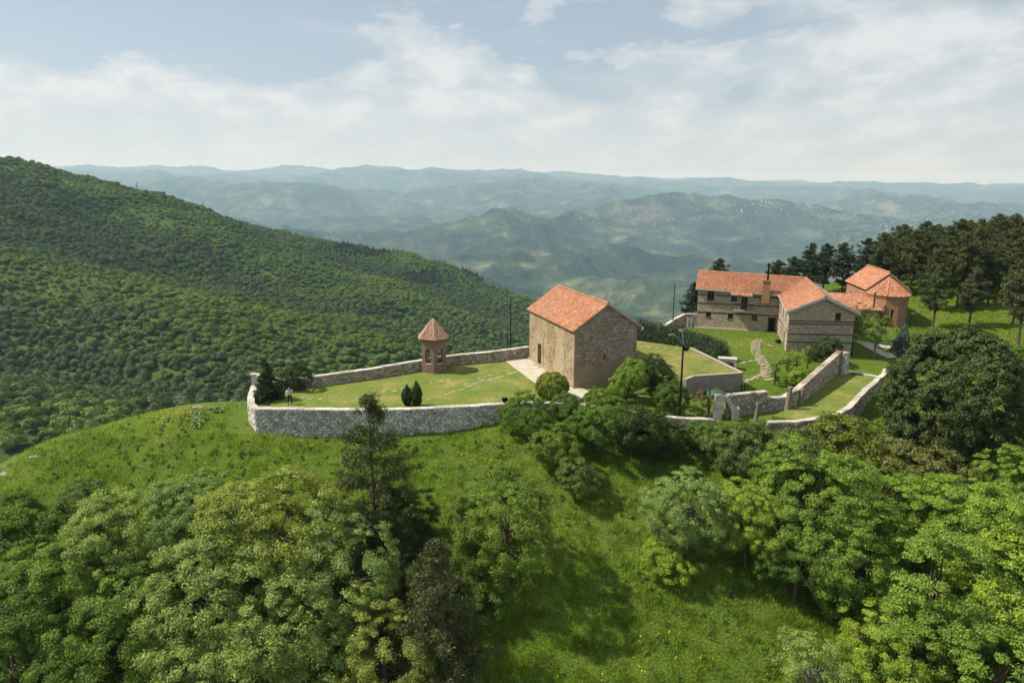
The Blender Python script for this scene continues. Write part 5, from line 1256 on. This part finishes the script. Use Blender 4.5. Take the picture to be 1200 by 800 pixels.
# belfry -----------------------------------------------------------
def belfry():
    x, y = at(509, 433.5, 0); root = empty('belfry', (x, y, 0)); tag(root, 'small open brick belfry with pointed pinkish tiled roof', 'belfry')
    Rb = 1.55; rot = R(-83); C = [(Rb*math.cos(rot+k*math.pi/3), Rb*math.sin(rot+k*math.pi/3)) for k in range(6)]
    mb = MB(); th = .34; hw = 3.75
    for k in range(6):
        p0, p1 = C[k], C[(k+1) % 6]; e = Vector((p1[0]-p0[0], p1[1]-p0[1])); L = e.length; e.normalize(); n = Vector((e.y, -e.x))
        P = lambda u, z, d=0: (p0[0]+e.x*u-n.x*d, p0[1]+e.y*u-n.y*d, z)
        a, b = .42, L-.42; zs, zi = 1.0, 2.4; r = (b-a)/2
        arc = [(a+r-r*math.cos(math.pi*i/10), zi+r*math.sin(math.pi*i/10)) for i in range(11)]
        for d, fl in ((0, False), (th, True)):
            ue = th*.58 if d else 0
            qs = [[(ue, -.3), (a, -.3), (a, zi), (ue, zi)], [(b, -.3), (L-ue, -.3), (L-ue, zi), (b, zi)], [(a, -.3), (b, -.3), (b, zs), (a, zs)], [(ue, zi), (a, zi), (a, hw), (ue, hw)], [(b, zi), (L-ue, zi), (L-ue, hw), (b, hw)]]
            for i in range(10): (u0, z0), (u1, z1) = arc[i], arc[i+1]; qs.append([(u0, z0), (u1, z1), (u1, hw), (u0, hw)])
            for q_ in qs: vs = [P(u, z, d) for u, z in q_]; mb.add(vs, [(3, 2, 1, 0) if fl else (0, 1, 2, 3)])
        rim = [(a, zs)]+arc+[(b, zs)]
        for (u0, z0), (u1, z1) in zip(rim, rim[1:]): mb.add([P(u0, z0), P(u0, z0, th), P(u1, z1, th), P(u1, z1)], [(0, 1, 2, 3)])
        mb.add([P(a, zs), P(b, zs), P(b, zs, th), P(a, zs, th)], [(0, 1, 2, 3)])
    o = mb.build('brick_shaft', M['belfry'], root); uv_attr(o.data, 0)
    for k in range(6):
        p0, p1 = V2(C[k]), V2(C[(k+1) % 6]); e = (p1-p0)/np.hypot(*(p1-p0)); L = np.hypot(*(p1-p0))
        MB().obox(tuple(p0+e*.36), tuple(p1-e*.36), 1.004, 1.06, -th-.03, .05).build('sill', M['coping'] , root)
    MB().prism([(c[0]*1.08, c[1]*1.08) for c in C], -.4, .95).build('plinth', M['rubble_warm'], root) if False else None
    mb = MB()
    for k in range(6): mb.obox(C[k], C[(k+1) % 6], -.4, .82, .003, .09)
    o = mb.build('stone_base', M['belfry'], root); uv_attr(o.data, 0)
    MB().prism([(c[0]*.78, c[1]*.78) for c in C], -.3, .5).build('inner_floor', M['step'], root)
    MB().prism([(c[0]*1.10, c[1]*1.10) for c in C], hw+.003, hw+.10).build('eave_slab', M['wallbrick'], root)
    Rr = Rb*1.2; E_ = [(Rr*math.cos(rot+k*math.pi/3), Rr*math.sin(rot+k*math.pi/3), hw+.10) for k in range(6)]; top = (0, 0, 5.95)
    for k in range(6): roof_patch('b%d' % k, E_[k], E_[(k+1) % 6], top, top, root, mat='tile_belfry', tw=.16, tl=.22, thick=.05)
    ridge_tiles([(E_[k], top) for k in range(6)], root, 'tile_belfry', .05)
    mb = MB(); mb.tube([(0, 0, 5.9), (0, 0, 6.65)], .03, 6); mb.box((0, 0, 6.42), (.3, .04, .04)); mb.build('cross', M['iron'], root)
    be = MB(); be.lathe((0, 0, 2.55), [(.30, 0), (.24, .08), (.18, .3), (.12, .42), (.03, .46)], 14); be.tube([(-.9, 0, 3.15), (.9, 0, 3.15)], .04, 6); be.tube([(0, 0, 3.0), (0, 0, 3.15)], .025, 5); be.build('bell', M['iron'], root)
belfry()

# ------------------------------------------------------------------ street lamps and small things
def lamp_post(px, py, z, h, label, heads, r=.07, name='street_lamp', zb=None):
    x, y = at(px, py, z); root = empty(name, (x, y, z)); tag(root, label, 'lamp post')
    mb = MB(); mb.tube([(0, 0, -.3), (0, 0, h*.5), (0, 0, h)], [r*1.25, r, r*.8], 10); mb.build('pole', M['iron'], root)
    MB().lathe((0, 0, -.1), [(.17, 0), (.17, .25), (.1, .35), (.1, .6)], 12).build('base', M['iron'], root)
    for (dx, dy, up) in heads:
        L = math.hypot(dx, dy); mb = MB(); mb.tube([(0, 0, h-.05), (dx*.45, dy*.45, h+up*.7), (dx*.8, dy*.8, h+up)], .035, 6); a = mb.build('arm', M['lamp_grey'], root)
        hd = MB(); hd.box((dx, dy, h+up+.03), (.62, .24, .09), math.atan2(dy, dx)); hd.box((dx, dy, h+up+.10), (.34, .17, .06), math.atan2(dy, dx)); hd.build('lamp_head', M['lamp_grey'], root)
    return root
lamp_post(598.5, 419.5, -.9, 8.0, 'black lamp post rising behind the wall left of the old church', [(1.2, .1, .35)])
lamp_post(788, 386, .8, 6.6, 'thin lamp post at the valley edge left of the house', [(.7, -.3, .25)], .06)
big = lamp_post(795.5, 496, -1.2, 7.6, 'tall black lamp post in the foreground with two lamp heads', [(-1.15, -.2, .9), (-.15, .5, 1.15)], .095)
MB().box((.25, -.05, 7.2), (.3, .3, .34), .3).build('floodlight', M['iron'], big)
lamp_post(1065.5, 388, 1.2, 2.3, 'short lamp post with pale head on the grass right of the apse', [(.25, 0, .1)], .07)
lamp_post(998, 416, .6, 2.4, 'short lamp post under the tree right of the house gable', [(.2, 0, .05)], .05)
def box_light():
    x, y = at(591.5, 470.5, .55); root = empty('floodlight', (x, y, .5)); tag(root, 'small black floodlight on top of the courtyard wall', 'floodlight')
    MB().box((0, 0, .28), (.5, .3, .34), .3).build('housing', M['iron'], root); MB().box((0, 0, .07), (.3, .12, .14), .3).build('bracket', M['iron'], root)
    o = MB(); o.box((-.03, .18, .28), (.4, .02, .26), .3); o.build('lens', M['glass'], root)
box_light()
# back corner wall, gate and fence by the house
CW = [at(778, 387, 1.2), at(788, 381.5, 1.3), at(803, 377.5, 1.5), at(816, 378, 1.5)]
stone_wall('yard_corner_wall', CW, [.2, .3, .5, .5], [1.75, 2.1, 2.75, 2.75], .35, 'stone wall with pale sloping top left of the house', seed=41, mat='rubble_warm', w=.5, hrow=.3)
def slat_gate():
    x, y = at(807.5, 384, 1.5); root = empty('slatted_gate', (x, y, 1.5)); tag(root, 'white slatted gate beside the left corner of the house', 'gate')
    for s in (-.3, .3): MB().box((s, 0, .7), (.07, .07, 1.5)).build('post', M['white_metal'], root)
    for k in range(6): MB().box((0, 0, .15+k*.24), (.53, .04, .07)).build('slat', M['white_metal'], root)
slat_gate()
def rail_fence():
    a = V2(at(768, 387, .9)); b = V2(at(785, 382.5, 1.2)); root = empty('rail_fence', (a[0], a[1], .9)); tag(root, 'pale wooden rail fence at the valley edge beyond the hedge', 'fence'); d = b-a
    for k in range(4): p = d*k/3; MB().box((p[0], p[1], .6), (.1, .1, 1.6)).build('post', M['pale_timber'], root)
    for z in (.7, 1.2): MB().tube([(0, 0, z), (d[0], d[1], z+.1)], .05, 6).build('rail', M['pale_timber'], root)
rail_fence()
def pergola():
    pts = [ground_hit(907.5, 452)[:2], ground_hit(932, 448)[:2], ground_hit(922, 436)[:2], ground_hit(946, 433)[:2]]; z = h1(*pts[0]); root = empty('pergola', (pts[0][0], pts[0][1], z)); tag(root, 'timber pergola overgrown with climbing plants beside the house wing', 'pergola'); o = V2(pts[0])
    Q = [V2(p)-o for p in pts]
    for p in Q: MB().box((p[0], p[1], .95), (.11, .11, 2.7)).build('post', M['timber'], root)
    for a, b in ((0, 1), (2, 3), (0, 2), (1, 3)): MB().tube([(*Q[a], 2.25), (*Q[b], 2.25)], .06, 6).build('beam', M['timber'], root)
    for k in range(5): f = (k+.5)/5; a = Q[0]*(1-f)+Q[1]*f; b = Q[2]*(1-f)+Q[3]*f; MB().tube([(*a, 2.36), (*b, 2.36)], .04, 5).build('rafter', M['timber'], root)
    MB().box(((Q[0][0]+Q[1][0])/2-.6, (Q[0][1]+Q[1][1])/2, .45), (.9, .35, .07)).build('bench_seat', M['grey_timber'], root)
    g = np.random.default_rng(8); n = 46; u = g.uniform(-.1, 1.1, n); v = g.uniform(-.1, 1.1, n); c = ((Q[0]*(1-u[:, None])+Q[1]*u[:, None])*(1-v[:, None])+(Q[2]*(1-u[:, None])+Q[3]*u[:, None])*v[:, None])
    C = np.c_[c, 2.45+g.uniform(-.15, .25, n)]; V, F = tuft_leaves(C, .33, 70, .07, g, .4); link('climber', np_mesh('climber', V, F, M['yellow']), root)
    k = g.integers(0, 4, 30); C = np.c_[np.array(Q)[k]+g.normal(size=(30, 2))*.25, g.uniform(.3, 2.2, 30)]; V, F = tuft_leaves(C, .3, 60, .07, g, .3); link('climber', np_mesh('climber', V, F, M['mid']), root)
pergola()
put_px('shrub1', 934, 442, 15, 'low green bush growing under the pergola', cat='shrub', mat='bright')
def stump(px, py, h, r, label, lean=(.1, .0), z=None):
    x, y, zz, t = ground_hit(px, py); root = empty('tree_stump', (x, y, zz)); tag(root, label, 'tree trunk')
    MB().tube([(0, 0, -.3), (lean[0]*.5, lean[1]*.5, h*.5), (lean[0], lean[1], h)], [r*1.25, r, r*.85], 9).build('trunk', M['bark_pale'], root)
    b = MB(); b.tube([(lean[0]*.6, 0, h*.6), (lean[0]+.5, .1, h*.8), (lean[0]+.8, .1, h*.85)], [r*.4, r*.25, r*.1], 6); b.tube([(lean[0]*.6, 0, h*.7), (lean[0]-.35, -.1, h*.95)], [r*.35, r*.15], 6); b.build('branch', M['bark_pale'], root)
stump(922, 484, 2.6, .26, 'thick lopped tree trunk in front of the garden wall')
stump(936, 481, 2.2, .22, 'lopped trunk with short side branch right of the thicker one', (.2, 0))
stump(885, 497, 2.1, .17, 'slim lopped trunk in front of the gateway wall')
def pink_tree():
    x, y, z, t = ground_hit(828, 489); root = empty('blossom_tree', (x, y, z)); tag(root, 'small crooked tree with pink blossom left of the gateway', 'tree')
    MB().tube([(0, 0, -.3), (.15, 0, 1.0), (.05, 0, 1.9), (.2, 0, 2.6)], [.2, .15, .12, .06], 8).build('trunk', M['bark'], root)
    g = np.random.default_rng(2); C = np.c_[g.normal(size=(34, 2))*np.array((.75, .5))+np.array((-.4, 0)), g.uniform(1.0, 2.7, 34)]; V, F = tuft_leaves(C, .26, 60, .06, g, .3); link('crown', np_mesh('crown', V, F, M['dull']), root)
    C = np.c_[g.normal(size=(15, 2))*np.array((.5, .4))+np.array((-.9, 0)), g.uniform(1.5, 2.5, 15)]; V, F = tuft_leaves(C, .16, 40, .05, g, .3); link('blossom', np_mesh('blossom', V, F, M['pink']), root)
pink_tree()
def tarp():
    x, y = at(838, 463, 0); root = empty('covered_heap', (x, y, -.2)); tag(root, 'low green rounded cover in front of the terrace retaining wall', 'cover')
    MB().lathe((0, 0, 0), [(1.05, 0), (1.03, .35), (.85, .6), (.5, .75), (.1, .8)], 20).build('cover', M['tarp'], root, smooth=True); MB().tube([(-1.06, 0, .02), (0, -1.06, .02), (1.06, 0, .02)], .04, 6).build('rope', M['grey_timber'], root)
tarp()
for px, lab in ((868.5, 'left one of two black posts at the corner of the terrace wall'), (872, 'right one of two black posts at the corner of the terrace wall')):
    x, y = at(px, 460, 0); tag(MB().tube([(x, y, -.2), (x, y, 1.0)], .05, 6).build('post', M['iron']), lab, 'post')
# pylons on the far crest
for px, py, lab in ((238, 241, 'distant lattice pylon on the wooded ridge'), (160, 214.5, 'faint pylon farther up the wooded ridge to the left')):
    d = ray(px, py); t = np.linspace(500, 1300, 500); gz = CAMZ+d[2]*t-H(d[0]*t, d[1]*t); i = int(np.argmin(gz)); x, y = d[0]*t[i], d[1]*t[i]; z = h1(x, y)
    mb = MB(); hh = 11
    for sx in (-1, 1):
        for sy in (-1, 1): mb.tube([(sx*2, sy*2, 0), (sx*.3, sy*.3, hh)], .13, 4)
    for k in range(6):
        z0 = k*hh/6; z1 = (k+1)*hh/6; w0 = 2-1.7*k/6; w1 = 2-1.7*(k+1)/6
        mb.tube([(-w0, -w0, z0), (w1, -w1, z1)], .12, 3); mb.tube([(w0, -w0, z0), (-w1, -w1, z1)], .12, 3)
    for zz in (hh*.72, hh*.9): mb.tube([(-2, 0, zz), (2, 0, zz)], .12, 4)
    tag(mb.build('power_pylon', M['lamp_grey'], None, (x, y, z)), lab, 'pylon')
# guy wire in the grove
p = att(905, 612, 43); q_ = ground_hit(976, 732); tag(MB().tube([p, ((p[0]+q_[0])/2, (p[1]+q_[1])/2, (p[2]+q_[2])/2-.15), q_[:3]], .022, 5).build('cable', M['lamp_grey']), 'thin pale cable slanting down into the right grove', 'cable')
# far villages
def villages():
    g = np.random.default_rng(10); mb = MB()
    for cx, cy, sx, sy, n in ((1050,262,60,10,80),(890,242,22,4,35),(1120,250,40,7,40),(480,233,26,4,30),(640,228,30,4,14),(985,245,25,4,30),(760,250,60,12,14)):
        for k in range(n):
            px = cx+g.normal()*sx; py = cy+g.normal()*sy
            d = ray(px, py); t = np.geomspace(2200, 22000, 260); gg = CAMZ+d[2]*t-H(d[0]*t, d[1]*t); i = int(np.argmax(gg < 0))
            if gg[i] >= 0 or i == 0: continue
            x, y, z = d[0]*t[i], d[1]*t[i], h1(d[0]*t[i], d[1]*t[i]); w = g.uniform(4.5, 8); l = w*g.uniform(1, 1.8); hh = g.uniform(4, 6); rz = g.uniform(0, 3.14)
            mb.box((x, y, z+hh/2-1), (l, w, hh+3), rz); c, s = math.cos(rz), math.sin(rz); T = lambda a, b, zz: (x+a*c-b*s, y+a*s+b*c, z+zz)
            mb.add([T(-l/2, -w/2, hh+.51), T(l/2, -w/2, hh+.51), T(l/2, w/2, hh+.51), T(-l/2, w/2, hh+.51), T(-l/2, 0, hh+3), T(l/2, 0, hh+3)], [(0, 1, 5, 4), (2, 3, 4, 5), (0, 4, 3), (1, 2, 5)])
    tag(mb.build('village_houses', M['rubble']), 'tiny pale houses of villages scattered over the far mountainsides', 'houses', None, 'stuff')
villages()
# the person --------------------------------------------------------
def person():
    x, y = at(340, 473.5, 0); root = empty('person', (x, y, 0), R(20)); tag(root, 'person in pale grey jacket and dark trousers beside the fir, hands raised to the face', 'person')
    def skin(name, verts, edges, mat, sub=2):
        me = bpy.data.meshes.new(name); me.from_pydata([v[:3] for v in verts], edges, []); o = link(name, me, root)
        md = o.modifiers.new('skin', 'SKIN'); md.use_smooth_shade = True
        for i, v in enumerate(verts): me.skin_vertices[0].data[i].radius = (v[3], v[4] if len(v) > 4 else v[3])
        me.skin_vertices[0].data[0].use_root = True
        o.modifiers.new('sub', 'SUBSURF').levels = sub; o.modifiers['sub'].render_levels = sub; me.materials.append(mat); return o
    body = [(0,0,.95,.14,.10),(0,0,1.15,.14,.09),(0,0,1.38,.16,.10),(0,0,1.48,.055),(0,-.01,1.58,.075,.09),(0,-.01,1.70,.06,.07),
            (.19,0,1.41,.055),(.30,-.08,1.20,.042),(.13,-.26,1.42,.032),(.09,-.28,1.50,.028,.014),
            (-.19,0,1.41,.055),(-.30,-.08,1.20,.042),(-.13,-.26,1.42,.032),(-.09,-.28,1.50,.028,.014),
            (.10,0,.88,.09),(.14,-.02,.48,.06),(.16,0,.08,.042),(.17,-.14,.035,.036,.028),
            (-.10,0,.88,.09),(-.14,.03,.48,.06),(-.17,.05,.08,.042),(-.19,-.09,.035,.036,.028)]
    for sx in (1, -1):
        for k, (dx, ln) in enumerate(((-.022, .058), (-.008, .07), (.008, .066), (.022, .052))): body.append((sx*(.09+dx), -.29, 1.525, .009)); body.append((sx*(.085+dx), -.285, 1.525+ln*.6, .008))
        body.append((sx*.055, -.27, 1.49, .009)); body.append((sx*.04, -.27, 1.52, .008))
    ed = [(0,1),(1,2),(2,3),(3,4),(4,5),(2,6),(6,7),(7,8),(8,9),(2,10),(10,11),(11,12),(12,13),(0,14),(14,15),(15,16),(16,17),(0,18),(18,19),(19,20),(20,21)]
    for h, b in ((9, 22), (13, 32)):
        for k in range(5): ed += [(h, b+k*2), (b+k*2, b+k*2+1)]
    skin('body', body, ed, M['skin'])
    skin('jacket', [(0,0,.90,.17,.12),(0,0,1.15,.17,.115),(0,0,1.38,.185,.12),(0,0,1.45,.08),(.19,0,1.40,.075),(.30,-.08,1.20,.062),(.15,-.23,1.38,.05),(-.19,0,1.40,.075),(-.30,-.08,1.20,.062),(-.15,-.23,1.38,.05)], [(0,1),(1,2),(2,3),(2,4),(4,5),(5,6),(2,7),(7,8),(8,9)], M['jacket'])
    skin('trousers', [(0,0,.93,.15,.115),(.10,0,.85,.105),(.14,-.02,.48,.078),(.16,0,.12,.062),(-.10,0,.85,.105),(-.14,.03,.48,.078),(-.17,.05,.12,.062)], [(0,1),(1,2),(2,3),(0,4),(4,5),(5,6)], M['trouser'])
    skin('hair', [(0,.03,1.66,.075,.08),(0,.0,1.74,.075,.08),(0,.05,1.60,.06)], [(0,1),(0,2)], M['hair'], 1)
    for s in (1, -1):
        MB().lathe((s*.03, -.088, 1.615), [(.008, 0), (.012, .006), (.004, .014)], 8).build('eye', M['dark'], root); MB().box((s*.165, -.05, .03), (.10, .28, .07)).build('shoe', M['trouser'], root)
    MB().box((0, -.105, 1.585), (.02, .03, .045)).build('nose', M['skin'], root); MB().box((0, -.092, 1.545), (.045, .012, .01)).build('mouth', M['door'], root)
person()

# ------------------------------------------------------------------ the air
def haze():
    mb = MB(); mb.box((0, -2500, (-900+420)/2), (62000, 62000, 1320)); m = bpy.data.materials.new('haze_air'); m.use_nodes = True; t = m.node_tree; t.nodes.clear()
    v = t.nodes.new('ShaderNodeVolumePrincipled'); v.inputs['Color'].default_value = (0.50, 0.77, 1.0, 1); v.inputs['Absorption Color'].default_value = (1, 1, 1, 1); v.inputs['Density'].default_value = 0.000080; v.inputs['Anisotropy'].default_value = 0.15
    o = t.nodes.new('ShaderNodeOutputMaterial'); t.links.new(v.outputs[0], o.inputs['Volume'])
    b = mb.build('haze', m); b['kind'] = 'stuff'; b['label'] = 'pale blue haze filling the valley and veiling the mountains'; b['category'] = 'haze'
haze()
